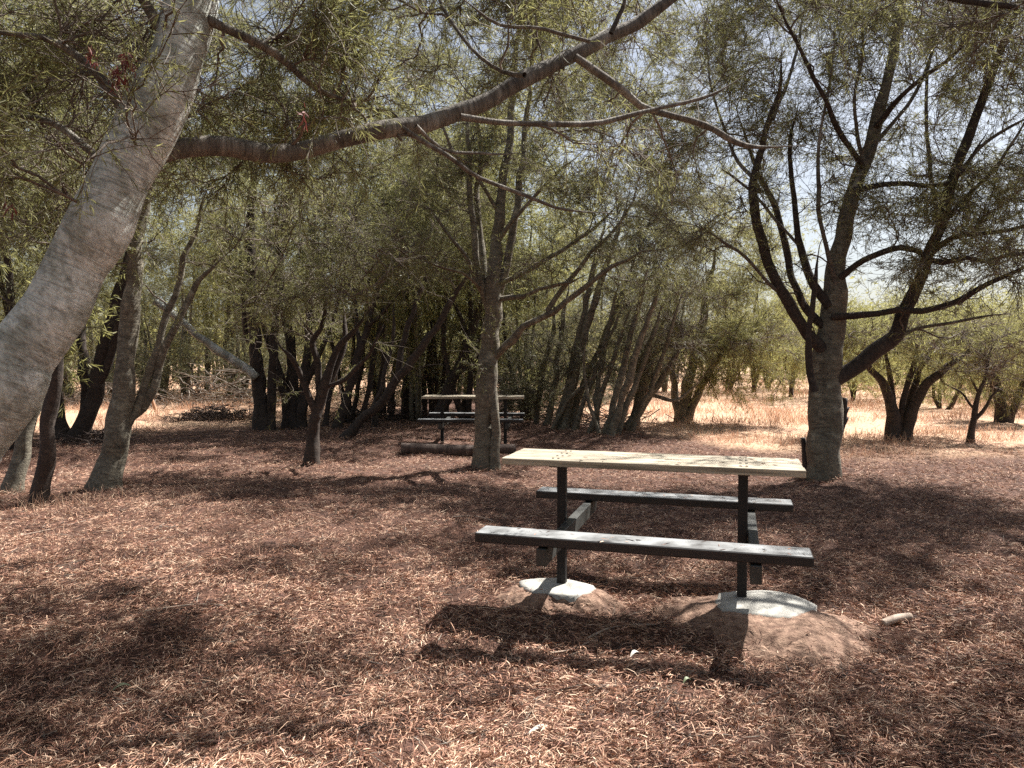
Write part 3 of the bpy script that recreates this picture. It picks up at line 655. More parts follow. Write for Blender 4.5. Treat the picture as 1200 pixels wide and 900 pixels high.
hand_tree('slim dark stem leaning right between the bushy trunk and the far table', G(393, 503),
    [([(393, 505, 11), (404, 472, 10), (415, 440, 10), (421, 410, 9), (430, 384, 8), (442, 348, 6), (455, 290, 4)], d, d), ([(380, 502, 6), (388, 455, 6), (398, 410, 5), (412, 360, 3)], d + .3, d + .4),
     ([(420, 502, 7), (432, 455, 6), (440, 410, 6), (452, 350, 4)], d + .5, d + .6), ([(438, 499, 6), (446, 450, 6), (450, 400, 5), (447, 340, 3)], d + .8, d + .9)],
    [([(421, 410, 6), (418, 370, 5), (412, 330, 4)], d, d + .3), ([(430, 384, 5), (450, 365, 4), (470, 340, 3)], d, d - .3)],
    [(440, 270, d, 70, 60, 1.4, 40), (480, 200, d, 70, 60, 1.3, 34), (430, 160, d, 80, 60, 1.5, 34), (470, 60, d, 110, 70, 1.7, 50)], seed=48)
d = gdepth(512)
hand_tree('long stem leaning far right with its foot left of the far table', G(403, 512),
    [([(403, 514, 12), (422, 494, 11), (442, 478, 11), (466, 445, 10), (486, 420, 9), (506, 390, 8), (526, 356, 7), (546, 326, 6), (566, 300, 4)], d, d - .3)],
    [([(462, 450, 7), (471, 410, 7), (482, 370, 6), (494, 335, 5), (510, 290, 3)], d, d + .4), ([(436, 484, 6), (450, 440, 5), (460, 400, 4), (462, 350, 3)], d, d + .6)],
    [(520, 290, d, 60, 50, 1.2, 34), (480, 320, d + .3, 50, 40, 1.2, 22), (560, 260, d - .3, 50, 40, 1.0, 18)], seed=49)
d = gdepth(490)
hand_tree('dark upright trunk just left of the far table', G(475, 490),
    [([(475, 492, 11), (476, 455, 10), (479, 425, 9), (482, 380, 8), (480, 320, 6), (486, 240, 4)], d, d), ([(483, 491, 6), (490, 455, 6), (486, 420, 5), (495, 380, 4)], d, d + .2), ([(457, 494, 6), (464, 440, 6), (480, 380, 5), (500, 320, 3)], d - .4, d - .4), ([(498, 492, 6), (497, 450, 6), (506, 400, 5), (520, 340, 3)], d + .2, d + .3), ([(540, 492, 7), (552, 450, 6), (570, 400, 6), (592, 350, 4)], d + .3, d + .4)], [],
    [(480, 300, d, 70, 50, 1.5, 40), (500, 200, d, 90, 60, 1.6, 40), (450, 390, d, 40, 30, 1, 12), (540, 90, d, 100, 70, 1.7, 50), (440, 260, d, 60, 50, 1.4, 26)], seed=50, leaf='leaf_far')
d = gdepth(497)
hand_tree('dark trunk slanting right directly behind the far table', G(512, 497),
    [([(512, 499, 15), (522, 466, 14), (539, 426, 12), (553, 388, 10), (562, 355, 8), (575, 300, 6), (590, 230, 4)], d, d)],
    [([(548, 402, 6), (540, 370, 5), (525, 340, 4)], d, d + .4), ([(532, 440, 6), (548, 430, 5), (558, 410, 4), (566, 380, 3)], d, d + .2)],
    [(570, 260, d, 80, 50, 1.5, 44), (620, 180, d, 80, 60, 1.5, 34), (530, 330, d + .5, 50, 30, 1.2, 20)], seed=51, leaf='leaf_far')
# ---- thicket of slanting stems right of the middle tree
d = gdepth(503)
hand_tree('thicket tree with pale slanting stems right of the middle tree', G(656, 503),
    [([(652, 505, 11), (664, 462, 10), (675, 410, 9), (686, 360, 8), (697, 310, 6), (712, 240, 4)], d, d), ([(659, 504, 12), (672, 450, 10), (684, 400, 9), (698, 350, 8), (718, 290, 6), (740, 220, 4)], d - .1, d - .3),
     ([(664, 503, 8), (684, 450, 8), (706, 400, 7), (726, 350, 6), (750, 290, 4)], d, d + .3),
     ([(672, 505, 6), (690, 455, 6), (712, 400, 5), (735, 345, 3)], d - .4, d - .5), ([(640, 502, 8), (650, 450, 7), (656, 400, 6), (668, 330, 4)], d + .6, d + .6), ([(628, 499, 6), (633, 450, 6), (645, 400, 5), (650, 340, 3)], d + 1, d + .8), ([(646, 503, 5), (666, 470, 5), (700, 440, 4), (730, 415, 2)], d - .2, d - .4)], [],
    [(700, 260, d, 80, 60, 1.3, 46), (760, 190, d, 80, 60, 1.4, 44), (720, 70, d, 110, 60, 1.6, 50), (680, 150, d, 90, 60, 1.5, 36), (640, 390, d + 1, 40, 60, .8, 40), (620, 450, d + 1, 34, 34, .8, 34), (700, 440, d + 1.2, 40, 40, .9, 34), (690, 420, d + .3, 50, 40, .7, 40), (640, 450, d + .8, 40, 30, .7, 34), (590, 430, d + 1.6, 40, 40, .8, 36)], 'grey_bark', seed=52, leaf='leaf_grey', nl=15)
d = gdepth(509)
hand_tree('thicket tree with parallel thin stems slanting right near the sunny gap', G(712, 509),
    [([(708, 510, 8), (722, 464, 8), (734, 410, 7), (748, 360, 6), (762, 300, 4)], d, d), ([(714, 511, 9), (730, 465, 8), (745, 415, 8), (760, 370, 6), (786, 300, 4)], d - .2, d - .4),
     ([(722, 508, 7), (742, 455, 7), (760, 408, 6), (780, 350, 4)], d, d + .2),
     ([(690, 507, 6), (706, 460, 6), (722, 410, 5), (742, 350, 3)], d + .2, d + .2), ([(699, 506, 7), (701, 450, 6), (712, 390, 5), (728, 320, 3)], d + .5, d + .6), ([(738, 505, 6), (764, 452, 6), (782, 400, 5), (800, 340, 3)], d + .3, d + .1), ([(704, 509, 4), (690, 470, 4), (684, 430, 3), (688, 390, 2)], d - .1, d)], [],
    [(790, 290, d, 70, 60, 1.2, 44), (760, 380, d + .4, 50, 40, 1, 26), (820, 220, d, 70, 50, 1.3, 34), (810, 120, d, 90, 60, 1.4, 44), (745, 440, d + .6, 40, 36, .6, 40), (770, 400, d + .4, 40, 40, .7, 34)], 'grey_bark', seed=53, leaf='leaf_grey', nl=16)
d = gdepth(505)
hand_tree('pale bowed stem leaning lowest to the right at the thicket end', G(732, 505),
    [([(732, 507, 9), (752, 476, 9), (774, 446, 8), (789, 420, 7), (797, 396, 6), (803, 350, 4)], d, d), ([(742, 505, 12), (750, 460, 11), (752, 420, 10), (756, 370, 7)], d + .5, d + .5)],
    [([(760, 462, 4), (790, 470, 4), (812, 455, 3), (825, 440, 2)], d, d - .3)],
    [(800, 350, d, 60, 40, 1.1, 34), (830, 400, d + .5, 50, 50, 1, 34), (775, 300, d + .5, 60, 50, 1.2, 30)], 'grey_bark', seed=54, leaf='leaf_grey', nl=16)
d = 17.5
T = hand_tree('soft light green tree whose foliage slopes down towards the sunny field', P(800, 500, d),
    [([(798, 497, 13), (806, 450, 12), (818, 400, 10), (830, 340, 8), (842, 280, 4)], d, d), ([(804, 497, 10), (824, 450, 9), (850, 405, 7), (876, 365, 4)], d, d - .4), ([(796, 497, 9), (790, 450, 8), (788, 400, 7), (796, 330, 4)], d, d + .4)], [],
    [(850, 320, d - .2, 60, 44, .9, 40), (880, 385, d - .5, 46, 36, .7, 40), (835, 405, d - .8, 50, 34, .6, 40), (905, 420, d - .4, 34, 22, .6, 26), (860, 445, d - .9, 34, 16, .4, 20), (790, 290, d + .2, 60, 50, 1.0, 30), (850, 250, d, 50, 40, 1.0, 24), (920, 350, d + .3, 30, 30, .6, 16)], 'grey_bark', 'leaf_far', seed=55, nl=14, ntw=11, droop=.4, gap=False)
# ---- far right, beyond the forked tree
d = gdepth(515)
hand_tree('flat topped small tree with splayed stems in the dry grass', G(1053, 515),
    [([(1047, 517, 15), (1044, 480, 13), (1036, 455, 10), (1018, 432, 7), (1000, 412, 5)], d, d), ([(1058, 517, 16), (1070, 480, 13), (1084, 452, 11), (1108, 432, 8), (1138, 406, 5)], d, d - .3),
     ([(1051, 515, 8), (1058, 470, 7), (1070, 430, 6), (1076, 400, 4)], d, d + .2), ([(1055, 513, 8), (1066, 470, 8), (1080, 430, 6), (1100, 400, 4)], d, d + .5), ([(1048, 512, 8), (1046, 470, 7), (1040, 430, 5), (1034, 400, 4)], d, d + .3)], [],
    [(1040, 388, d, 60, 24, 1.1, 80), (1110, 388, d, 60, 26, 1.1, 80), (1000, 402, d, 30, 18, .8, 30), (1160, 400, d - .2, 34, 22, .9, 40), (1075, 420, d - .3, 50, 12, .7, 26)], seed=56, leaf='leaf_far', ltw=.4, nl=16, minz=1.1)
d = gdepth(518)
T = hand_tree('small bare dark sapling alone in the dry grass', G(1137, 518),
    [([(1137, 520, 8), (1139, 492, 7), (1145, 466, 5), (1155, 440, 4), (1161, 415, 2.5), (1170, 395, 1.5)], d, d)],
    [([(1139, 495, 5), (1152, 478, 4), (1162, 465, 3), (1180, 455, 1.5)], d, d - .2), ([(1142, 478, 3), (1128, 462, 2.5), (1110, 452, 1.5)], d, d + .2), ([(1147, 462, 3), (1138, 442, 2), (1132, 424, 1.2)], d, d), ([(1152, 448, 2.5), (1166, 436, 2), (1178, 430, 1)], d, d)],
    [(1155, 432, d, 24, 22, .5, 12)], seed=57, ntw=5, nl=1, ll=.05, lw=.008, leaf='leaf_grey')
d = gdepth(497)
hand_tree('low crowned green tree at the right edge of the dry grass', G(1178, 497),
    [([(1175, 499, 14), (1173, 470, 13), (1165, 445, 10), (1150, 420, 6)], d, d), ([(1180, 498, 9), (1190, 470, 8), (1204, 440, 6), (1220, 410, 4)], d, d)], [],
    [(1180, 410, d, 50, 34, 1.2, 60), (1140, 400, d + .3, 30, 24, 1, 26), (1235, 420, d, 40, 40, 1.2, 36), (1185, 455, d - .8, 26, 16, .6, 16)], seed=58, leaf='leaf_far', nl=16)

# ------------------------------------------------------------------ generic trees for the wood behind: prototypes, then copies
def proto(seed, h, rad, low, leaf, bark, label, group, ntar, nl=9, spread=.5, at=(0, 0)):
    g = np.random.default_rng(seed)
    T = Tree('tree', label, at, bark, group, leaf, seed=seed)
    for k in range(int(g.integers(2, 5))):
        a = g.uniform(0, 2 * PI); l = g.uniform(.15, 1) * spread * rad; r = g.uniform(.05, .09)
        e = T.b + np.array([math.cos(a) * l, math.sin(a) * l, h * g.uniform(.6, .8)])
        s0 = T.b + np.array([math.cos(a) * .08, math.sin(a) * .08, -.1])
        m1 = s0 * .6 + e * .4 + g.normal(size=3) * .12
        T.limb([[*s0, r], [*m1, r * .75], [*e, r * .35]], 'trunk', flare=.2, rough=.06, low=8, wig=.05)
    t = T.ball((0, 0, low + (h - low) * .52), (rad, rad, (h - low) * .55), ntar)
    t[:, 2] = np.maximum(t[:, 2], T.b[2] + low * .7)
    T.reach(t, rscale=.9)
    T.foliate(ntw=9, ltw=.55, nl=nl, ll=.14, lw=.018, droop=.25, fine=False, twig=False, sides=4, gap=False)
    T.done()
    return T.root
# (x, y, scale) for each kind; the first spot takes the prototype itself
g = np.random.default_rng(77)
def plant(kinds, spots):
    for i, (x, y, sc) in enumerate(spots):
        k = i % len(kinds); pr, used = kinds[k]
        if not used: o = pr; kinds[k][1] = True
        else: o = copy_tree(pr)
        o.location = (x, y, hz(x, y) - .03); o.rotation_euler = (0, 0, g.uniform(0, 2 * PI)); o.scale = (sc, sc, sc * g.uniform(.92, 1.1))
wood = [[proto(101 + i, hh, rr, lo, lf, bk, 'slender grove tree with an airy olive crown among others behind the tables', 'grove trees behind the tables', nn), False]
        for i, (hh, rr, lo, lf, bk, nn) in enumerate([(7.4, 2.0, 1.7, 'leaf_far', 'dark_bark', 170), (6.2, 1.8, 1.2, 'leaf', 'dark_bark', 140), (8.0, 2.1, 2.0, 'leaf_far', 'grey_bark', 180), (5.4, 1.9, .9, 'leaf_grey', 'dark_bark', 140)])]
spots = []
def rows(n, u0, u1, d0, d1, s0, s1):
    k = 0
    for _ in range(4000):
        if k >= n: break
        u = g.uniform(u0, u1); dd = g.uniform(d0, d1); x = (u - 600) / F * dd
        if straw_mask(np.array([x]), np.array([dd]))[0] > .4 and dd < 27: continue
        if any((x - a) ** 2 + (dd - b) ** 2 < 1.7 for a, b, _ in spots): continue
        spots.append((x, dd, g.uniform(s0, s1))); k += 1
rows(22, 250, 860, 17.5, 23, .85, 1.1)
rows(22, 250, 900, 23, 33, .9, 1.2)
rows(20, -120, 330, 27, 36, .9, 1.2)
rows(6, -250, 20, 12, 20, .9, 1.1)
plant(wood, spots)
# unseen grove trees added round the camera to block sky light and deepen the shade
for x_, y_, sc_ in [(-4.5, -3.2, 1.), (.8, -4.6, 1.05), (5.6, -2.6, 1.), (8.2, 2.2, .95), (-7.6, .6, 1.05), (-2.2, -7.6, 1.1), (5.0, -7.2, 1.1), (9.6, -3.4, 1.), (-8.4, -5., 1.1)]:
    o = copy_tree(wood[int(g.integers(0, 4))][0]); o.location = (x_, y_, hz(x_, y_) - .03); o.rotation_euler = (0, 0, g.uniform(0, 6)); o.scale = (sc_ * 1.15, sc_ * 1.15, sc_)
    o['label'] = 'unseen slender grove tree added on the near side of the picnic spot to block sky light'; o['group'] = 'unseen grove trees added on the near side'
scrub = [[proto(140 + i, hh, rr, lo, lf, 'dark_bark', 'low bushy tree with a pale green domed crown beyond the dry grass', 'bushy trees beyond the dry grass', nn, at=(0, 0)), False]
        for i, (hh, rr, lo, lf, nn) in enumerate([(3.1, 2.1, .55, 'leaf_far', 190), (2.7, 2.3, .45, 'leaf_far', 190), (3.4, 2.4, .7, 'leaf_far', 210)])]
plant(scrub, [((u - 600) / F * dd, dd, s) for u, dd, s in [(1000, 26, 1.), (1105, 22, .95), (1080, 29, 1.05), (1160, 28, 1.), (1215, 23, 1.), (930, 28, 1.), (960, 34, 1.1), (1040, 36, 1.15), (1120, 37, 1.2), (1190, 36, 1.2), (1260, 30, 1.1), (1300, 21, 1.), (900, 36, 1.1), (1000, 42, 1.2), (1080, 44, 1.3), (1230, 44, 1.3), (1150, 46, 1.3)]])
brush = [[proto(160 + i, hh, rr, lo, 'leaf_grey', 'dark_bark', 'grey green scrubby bush at the back of the pale clearing', 'scrubby bushes behind the left clearing', nn, nl=7), False]
        for i, (hh, rr, lo, nn) in enumerate([(2.3, 1.6, .3, 80), (1.9, 1.5, .25, 70)])]
plant(brush, [((u - 600) / F * dd, dd, s) for u, dd, s in [(30, 24, 1.), (85, 26, 1.), (140, 25, 1.), (190, 27, 1.1), (235, 26, 1.), (285, 27, 1.1), (330, 26, 1.), (385, 27, 1.), (440, 25, 1.), (-40, 25, 1.1), (-110, 27, 1.1), (500, 26, 1.), (560, 27, 1.), (620, 26, 1.1), (680, 25, 1.1)]])

# far wood: one mass nobody could count
mb = MB(); fg = np.random.default_rng(5)
n = 420; an = fg.uniform(-.95, .95, n); rr = fg.uniform(48, 85, n); cx, cy = np.sin(an) * rr, np.cos(an) * rr
for x, y in zip(cx, cy):
    h = fg.uniform(3.4, 5.4); k = 230; z0 = hz(x, y)
    w = fg.normal(size=(k, 3)) * .5; B = np.array([x, y, z0 + h * .58]) + w * np.array([2.4, 2.4, h * .42]); B[:, 2] = np.maximum(B[:, 2], z0 + .1)
    leaves(mb, B, fg.normal(size=(k, 3)), fg.uniform(.3, .6, k), fg.uniform(.1, .2, k), 1, .2, False, fg)
    tubes(mb, np.array([[[x, y, z0 - .1], [x + fg.normal() * .3, y, z0 + h * .6]]]), np.array([[.1, .04]]), 5, 0)
tag(mb.build('distant_wood', [M['dark_bark'], M['leaf_far']]), kind='stuff')

# ------------------------------------------------------------------ picnic tables
def picnic_table(loc, rz, label):
    root = tag(empty('picnic_table', loc, rz), label, 'picnic table', 'picnic tables')
    top = MB(); w = .128
    for i in range(4): top.box((0, (i - 1.5) * (w + .004), .97 - .0215), (1.86 + (.006, -.004, .003, 0)[i], w, .043), 0, .003)
    top_ob = top.build('tabletop', M['timber'], root)
    b = MB(); b.box((0, 0, .922), (1.5, .07, .008), 0, .001)
    for sx in (-1, 1): b.box((sx * .585, 0, .9215), (.07, .46, .009), 0, .001)
    b.build('top_bracket', M['steel'], root)
    for sx in (-1, 1):
        b = MB(); b.box((sx * .585, 0, .495), (.06, .06, .85), 0, .005); p = b.build('post', M['steel'], root)
        b = MB(); b.box((sx * .585 + .0615, 0, .485), (.06, 1.62, .10), 0, .004); b.build('cross_arm', M['arm'], root)
        # poured footing: an irregular low dome
        f = MB(); g2 = np.random.default_rng(9 + sx); nr, ns = 9, 40
        cx0 = sx * .585 + (.13 if sx > 0 else -.03); cy0 = -.03 if sx > 0 else -.02; ra, rb_ = (.31, .25) if sx > 0 else (.25, .19); zt = .118 if sx > 0 else .098
        th = np.arange(ns) * 2 * PI / ns; wob = 1 + .07 * np.sin(2 * th + g2.uniform(0, 6)) + .05 * np.sin(5 * th + g2.uniform(0, 6)) + .02 * g2.normal(size=ns)
        V = [[cx0, cy0, zt]]
        for r in range(1, nr + 1):
            q = r / nr
            for k in range(ns):
                V.append([cx0 + q * wob[k] * ra * math.cos(th[k]), cy0 + q * wob[k] * rb_ * math.sin(th[k]), zt - .026 * q ** 3 + .004 * math.sin(9 * q + 3 * th[k]) * q * (1 - q)])
        for k in range(ns):
            V.append([cx0 + 1.0 * wob[k] * ra * math.cos(th[k]), cy0 + 1.0 * wob[k] * rb_ * math.sin(th[k]), -.05])
        q = []; t = []
        for k in range(ns): t.append([0, 1 + k, 1 + (k + 1) % ns])
        for r in range(nr):
            for k in range(ns): q.append([1 + r * ns + k, 1 + (r + 1) * ns + k, 1 + (r + 1) * ns + (k + 1) % ns, 1 + r * ns + (k + 1) % ns])
        f.add(np.array(V), [np.array(t), np.array(q)], 0, True); f.build('footing', M['concrete'], root)
    for sx in (-1, 1):
        b = MB(); th = np.arange(10) * 2 * PI / 10
        for yy in (-.19, -.065, .065, .19):
            for dx in (-.018, .018):
                V = [[sx * .585 + dx + .008 * math.cos(t_), yy + .008 * math.sin(t_), z_] for z_ in (.969, .9735) for t_ in th] + [[sx * .585 + dx, yy, .975]]
                k = np.arange(10); k2 = (k + 1) % 10
                b.add(np.array(V), [np.stack([k, k2, k2 + 10, k + 10], 1), np.stack([k + 10, k2 + 10, np.full(10, 20)], 1)], 0, False)
        b.build('bolt', M['arm'], top_ob)
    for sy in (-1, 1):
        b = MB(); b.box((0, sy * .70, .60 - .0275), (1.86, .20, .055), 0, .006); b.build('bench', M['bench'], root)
    return root
TC = np.array([.90, 4.83]); TR = math.radians(-16.7)
table = picnic_table((TC[0], TC[1], 0), TR, 'near picnic table with pale plank top and dark benches on concrete footings')
far = copy_tree(table); fx = (555 - 600) / F * 13.7
far.location = (fx, 13.7, -.09); far.rotation_euler = (0, 0, math.radians(-2)); far['label'] = 'far picnic table partly hidden by the middle tree'
for ch in [o for o in bpy.data.objects if o.parent == far and o.name.startswith('footing')]: bpy.data.objects.remove(ch)   # no concrete shows there

# soil mounds heaped round the footings
def tl(a, n): return TC + a * np.array([math.cos(TR), math.sin(TR)]) + n * np.array([-math.sin(TR), math.cos(TR)])
class Mound:
    def __init__(s, c, ra, rb_, h, flat, seed):
        s.c = c; s.ra = ra; s.rb = rb_; s.h = h; s.flat = flat; s.ph = np.random.default_rng(seed).uniform(0, 6, 12)
    def z(s, x, y):
        """height above z = 0, and the normalised radius"""
        c, sn = math.cos(TR), math.sin(TR); dx, dy = x - s.c[0], y - s.c[1]
        lx, ly = (dx * c + dy * sn) / s.ra, (-dx * sn + dy * c) / s.rb
        th = np.arctan2(ly, lx); p = s.ph
        wob = 1 + .13 * np.sin(2 * th + p[0]) + .09 * np.sin(3 * th + p[1]) + .06 * np.sin(5 * th + p[2]) + .035 * np.sin(9 * th + p[3]) + .02 * np.sin(17 * th + p[4])
        q = np.hypot(lx, ly) / wob
        t = np.clip((q - s.flat) / (1 - s.flat), 0, 1)
        prof = s.h * (1 - t) ** 1.6 * (1 + .9 * t)
        lump = (.012 * np.sin(13 * x + p[5]) * np.sin(11 * y + p[6]) + .008 * np.sin(29 * x + 9 * y + p[7]) * np.sin(31 * y - 7 * x + p[8]) + .005 * np.sin(67 * x + p[9]) * np.sin(61 * y + 20 * x + p[10]))
        return prof + lump * np.clip((q - s.flat) * 4, 0, 1) * np.clip((1.15 - q) * 4, 0, 1), q
    def build(s, label):
        nr, ns = 46, 120; th = np.arange(ns) * 2 * PI / ns; r = np.linspace(0, 1.35, nr + 1)[1:]
        c, sn = math.cos(TR), math.sin(TR)
        lx = r[:, None] * np.cos(th) * s.ra; ly = r[:, None] * np.sin(th) * s.rb
        x = s.c[0] + lx * c - ly * sn; y = s.c[1] + lx * sn + ly * c
        x = np.append([s.c[0]], x.ravel()); y = np.append([s.c[1]], y.ravel())
        z, q = s.z(x, y); z = z + np.random.default_rng(4).normal(size=len(z)) * .0022 + np.where(q > .6, hgt(x, y) * np.clip((q - .6) * 3, 0, 1), 0) - .03 * np.clip((q - .95) * 8, 0, 3)
        V = np.stack([x - s.c[0], y - s.c[1], z], 1)
        t = np.array([[0, 1 + k, 1 + (k + 1) % ns] for k in range(ns)]); k = np.arange(ns); k2 = (k + 1) % ns
        qd = np.concatenate([np.stack([1 + i * ns + k, 1 + (i + 1) * ns + k, 1 + (i + 1) * ns + k2, 1 + i * ns + k2], 1) for i in range(nr - 1)])
        m = MB(); m.add(V, [t, qd], 0, True); o = m.build('soil_mound', M['soil']); o.location = (s.c[0], s.c[1], 0)
        return tag(o, label, 'mound', 'soil mounds under the near table')
MR = Mound(tl(.74, -.18), .64, .56, .092, .44, 1); ML = Mound(tl(-.60, -.04), .42, .31, .070, .50, 2)
MR.build('broad bare soil mound under the right post, half in sun')
ML.build('smaller shaded soil mound under the left post of the near table')
def hgt2(x, y):
    h = hgt(x, y)
    for m_ in (MR, ML):
        z, q = m_.z(x, y); h = np.where(q < 1.1, np.maximum(h, z + hgt(x, y) * np.clip((q - .6) * 3, 0, 1)), h)
    return h

# ------------------------------------------------------------------ litter and dry grass (nobody could count them)
def on_mound(x, y):
    g3 = np.random.default_rng(8).uniform(0, 1, len(x)); out = np.zeros(len(x), bool)
    for m_ in (MR, ML):
        z, q = m_.z(x, y); out |= g3 > np.clip((q - .72) / .35, .0 if m_ is MR else .03, 1) ** 1.3 + .05 * (q > m_.flat * 1.15)
    return out
def scatter(n, y0, y1, p):
    y = (y0 ** (1 - p) + rng.uniform(0, 1, n) * (y1 ** (1 - p) - y0 ** (1 - p))) ** (1 / (1 - p))
    x = rng.uniform(-1, 1, n) * (.82 * y + 1.3)
    return x, y
BASES = [(o.matrix_basis.translation.x, o.matrix_basis.translation.y) for o in bpy.data.objects if o.parent is None and o.get('category') == 'tree' and 2 < o.location.y < 17 and 'group' not in o]
mb = MB()
def strands(x, y, fine, dz=0., tilt=.23):
    n = len(x); k = np.clip(.8 + y * .05, 1, 1.6)
    L_ = rng.uniform(.022, .072, n) * k; W_ = (.0015 + .0036 * rng.uniform(0, 1, n) ** 1.7) * np.clip(.8 + y * .06, 1, 1.8)
    longs = rng.uniform(0, 1, n) < .03; L_ = np.where(longs, L_ * 2.2, L_); W_ = np.where(longs, .003, W_)
    th = rng.normal(0, .9, n) + 1.4 * np.sin(_ev(_OCT[1], x, y) * 60) + PI * rng.integers(0, 2, n); el = np.abs(rng.normal(0, tilt, n))
    clump = np.clip(_ev(_OCT[3], x * 1.2, y * 1.2) / _OCT[3][3], 0, 2)
    B = np.stack([x, y, hgt2(x, y) + rng.uniform(0, .013, n) * (1 + clump) + dz], 1)
    D = np.stack([np.cos(th) * np.cos(el), np.sin(th) * np.cos(el), np.sin(el)], 1)
    leaves(mb, B, D, L_, W_, 0, .38, fine)
x, y = scatter(1100000, 2.0, 20, 1.25)
cl = _ev(_OCT[2], x * 1.3, y * 1.3) / _OCT[2][3] / 2.6; cl2 = _ev(_OCT[3], x * .9 + 5, y * .9) / _OCT[3][3] / 2
keep = (~on_mound(x, y)) & (rng.uniform(0, 1, len(x)) > straw_mask(x, y) * .85) & (rng.uniform(0, 1, len(x)) < .84 + .22 * cl + .22 * cl2)
x, y = x[keep], y[keep]
strands(x[y < 6], y[y < 6], True); strands(x[y >= 6], y[y >= 6], False)
# litter drifted against the trunk feet
for bx_, by_ in BASES:
    n = 420; th = rng.uniform(0, 2 * PI, n); r_ = .08 + .34 * rng.uniform(0, 1, n) ** .8
    strands(bx_ + np.cos(th) * r_, by_ + np.sin(th) * r_, by_ < 9, np.maximum(0, .075 - r_ * .2) * rng.uniform(.2, 1, n), .4)
# fallen twigs among the leaves
n = 2600; x, y = scatter(n, 2.4, 16, 1.1); k_ = ~on_mound(x, y); x, y = x[k_], y[k_]; n = len(x)
th = rng.uniform(0, 2 * PI, n); ln_ = rng.uniform(.05, .30, n); t_ = np.linspace(-.5, .5, 5)
tx = x[:, None] + np.cos(th)[:, None] * t_ * ln_[:, None] + rng.normal(0, .006, (n, 5)); ty = y[:, None] + np.sin(th)[:, None] * t_ * ln_[:, None] + rng.normal(0, .006, (n, 5))
tubes(mb, np.stack([tx, ty, hgt2(tx, ty) + .016], 2), rng.uniform(.0012, .004, (n, 1)) * np.linspace(1, .5, 5)[None], 4, 1)
# a few leaves that fell on the table and benches
n = 90; a_ = rng.uniform(-.92, .92, n); row = rng.integers(0, 3, n); nn_ = np.where(row == 0, rng.uniform(-.26, .26, n), np.where(row == 1, -.70, .70) + rng.uniform(-.09, .09, n))
w_ = TC[None] + a_[:, None] * np.array([[math.cos(TR), math.sin(TR)]]) + nn_[:, None] * np.array([[-math.sin(TR), math.cos(TR)]])
th = rng.uniform(0, 2 * PI, n)
leaves(mb, np.stack([w_[:, 0], w_[:, 1], np.where(row == 0, .9715, .6015)], 1), np.stack([np.cos(th), np.sin(th), np.full(n, .06)], 1), rng.uniform(.03, .06, n), np.full(n, .005), 0, .1, True)
tag(mb.build('leaf_litter', [M['litter'], M['dead']]), kind='stuff')

mb = MB()
def grass(x, y, hh, w, lean=.5):
    n = len(x); B = np.stack([x, y, hgt(x, y) - .01], 1)
    D = np.stack([rng.normal(0, lean, n), rng.normal(0, lean, n), np.ones(n)], 1)
    leaves(mb, B, D, hh, w, 0, .35, True)
x, y = scatter(150000, 9, 48, 1.2)
k = rng.uniform(0, 1, len(x)) < straw_mask(x, y) * (.5 + .5 * np.clip(_ev(_OCT[1], x * .8, y * .8) / _OCT[1][3], -1, 1)); x, y = x[k], y[k]
grass(x, y, rng.uniform(.06, .26, len(x)) * (1 + .4 * (y > 16)), rng.uniform(.004, .008, len(x)) * np.clip(y / 12, 1, 3), .6)
# wispy tufts standing in the litter on the left and round the trunks
for (u, v, n, sp, h) in [(20, 590, 160, .35, .25), (60, 600, 120, .3, .22), (110, 600, 90, .35, .16), (270, 625, 60, .4, .2), (30, 640, 120, .5, .16), (140, 660, 80, .5, .12), (380, 660, 50, .5, .16), (985, 545, 160, .35, .2), (1040, 535, 200, .5, .24), (1120, 540, 200, .6, .25), (880, 520, 160, .6, .2), (1180, 560, 120, .5, .2), (800, 530, 70, .5, .18), (210, 590, 60, .4, .2), (640, 480, 80, .4, .2)]:
    c = G(u, v); grass(c[0] + rng.normal(0, sp, n), c[1] + rng.normal(0, sp, n), rng.uniform(.4, 1.2, n) * h, rng.uniform(.002, .0045, n), .45)
tag(mb.build('dry_grass', M['straw']), kind='stuff')

# ------------------------------------------------------------------ dead wood and small things on the ground
def sticks(mb, c, n, rx, ry, h, ln, r, g2, mi=0):
    """a tangle of dead branches heaped round c"""
    a = g2.normal(size=(n, 2)) * .5; hh = h * np.exp(-(a ** 2).sum(1) * 1.6)
    mid = np.stack([c[0] + a[:, 0] * rx, c[1] + a[:, 1] * ry, hgt(c[0] + a[:, 0] * rx, c[1] + a[:, 1] * ry) + hh * g2.uniform(.05, 1, n)], 1)
    th = g2.uniform(0, 2 * PI, n); d = np.stack([np.cos(th), np.sin(th) * .6, g2.normal(0, .28, n)], 1)
    k = 6; t = np.linspace(-.5, .5, k); L = ln * g2.uniform(.4, 1.3, n)
    Pn = mid[:, None] + d[:, None] * t[None, :, None] * L[:, None, None] + g2.normal(size=(n, k, 3)) * .035
    Pn[..., 2] = np.maximum(Pn[..., 2], hgt(Pn[..., 0], Pn[..., 1]) + .005)
    tubes(mb, Pn, (r * g2.uniform(.4, 1.4, n))[:, None] * np.linspace(1, .35, k)[None], 5, mi)
def pile(u, v, d, n, rx, ry, h, ln, r, label, mat, seed):
    c = P(u, v, d); z = hz(c[0], c[1]); m = MB(); sticks(m, c, n, rx, ry, h, ln, r, np.random.default_rng(seed))
    o = m.build('brush_pile', M[mat], None, (c[0], c[1], z)); o.location = (c[0], c[1], z)
    return tag(o, label, 'brush pile')
d = gdepth(494); pile(255, 494, d, 420, 1.15, .5, .34, .55, .010, 'low dark heap of dead twigs before the pale clearing', 'dead_dark', 1)
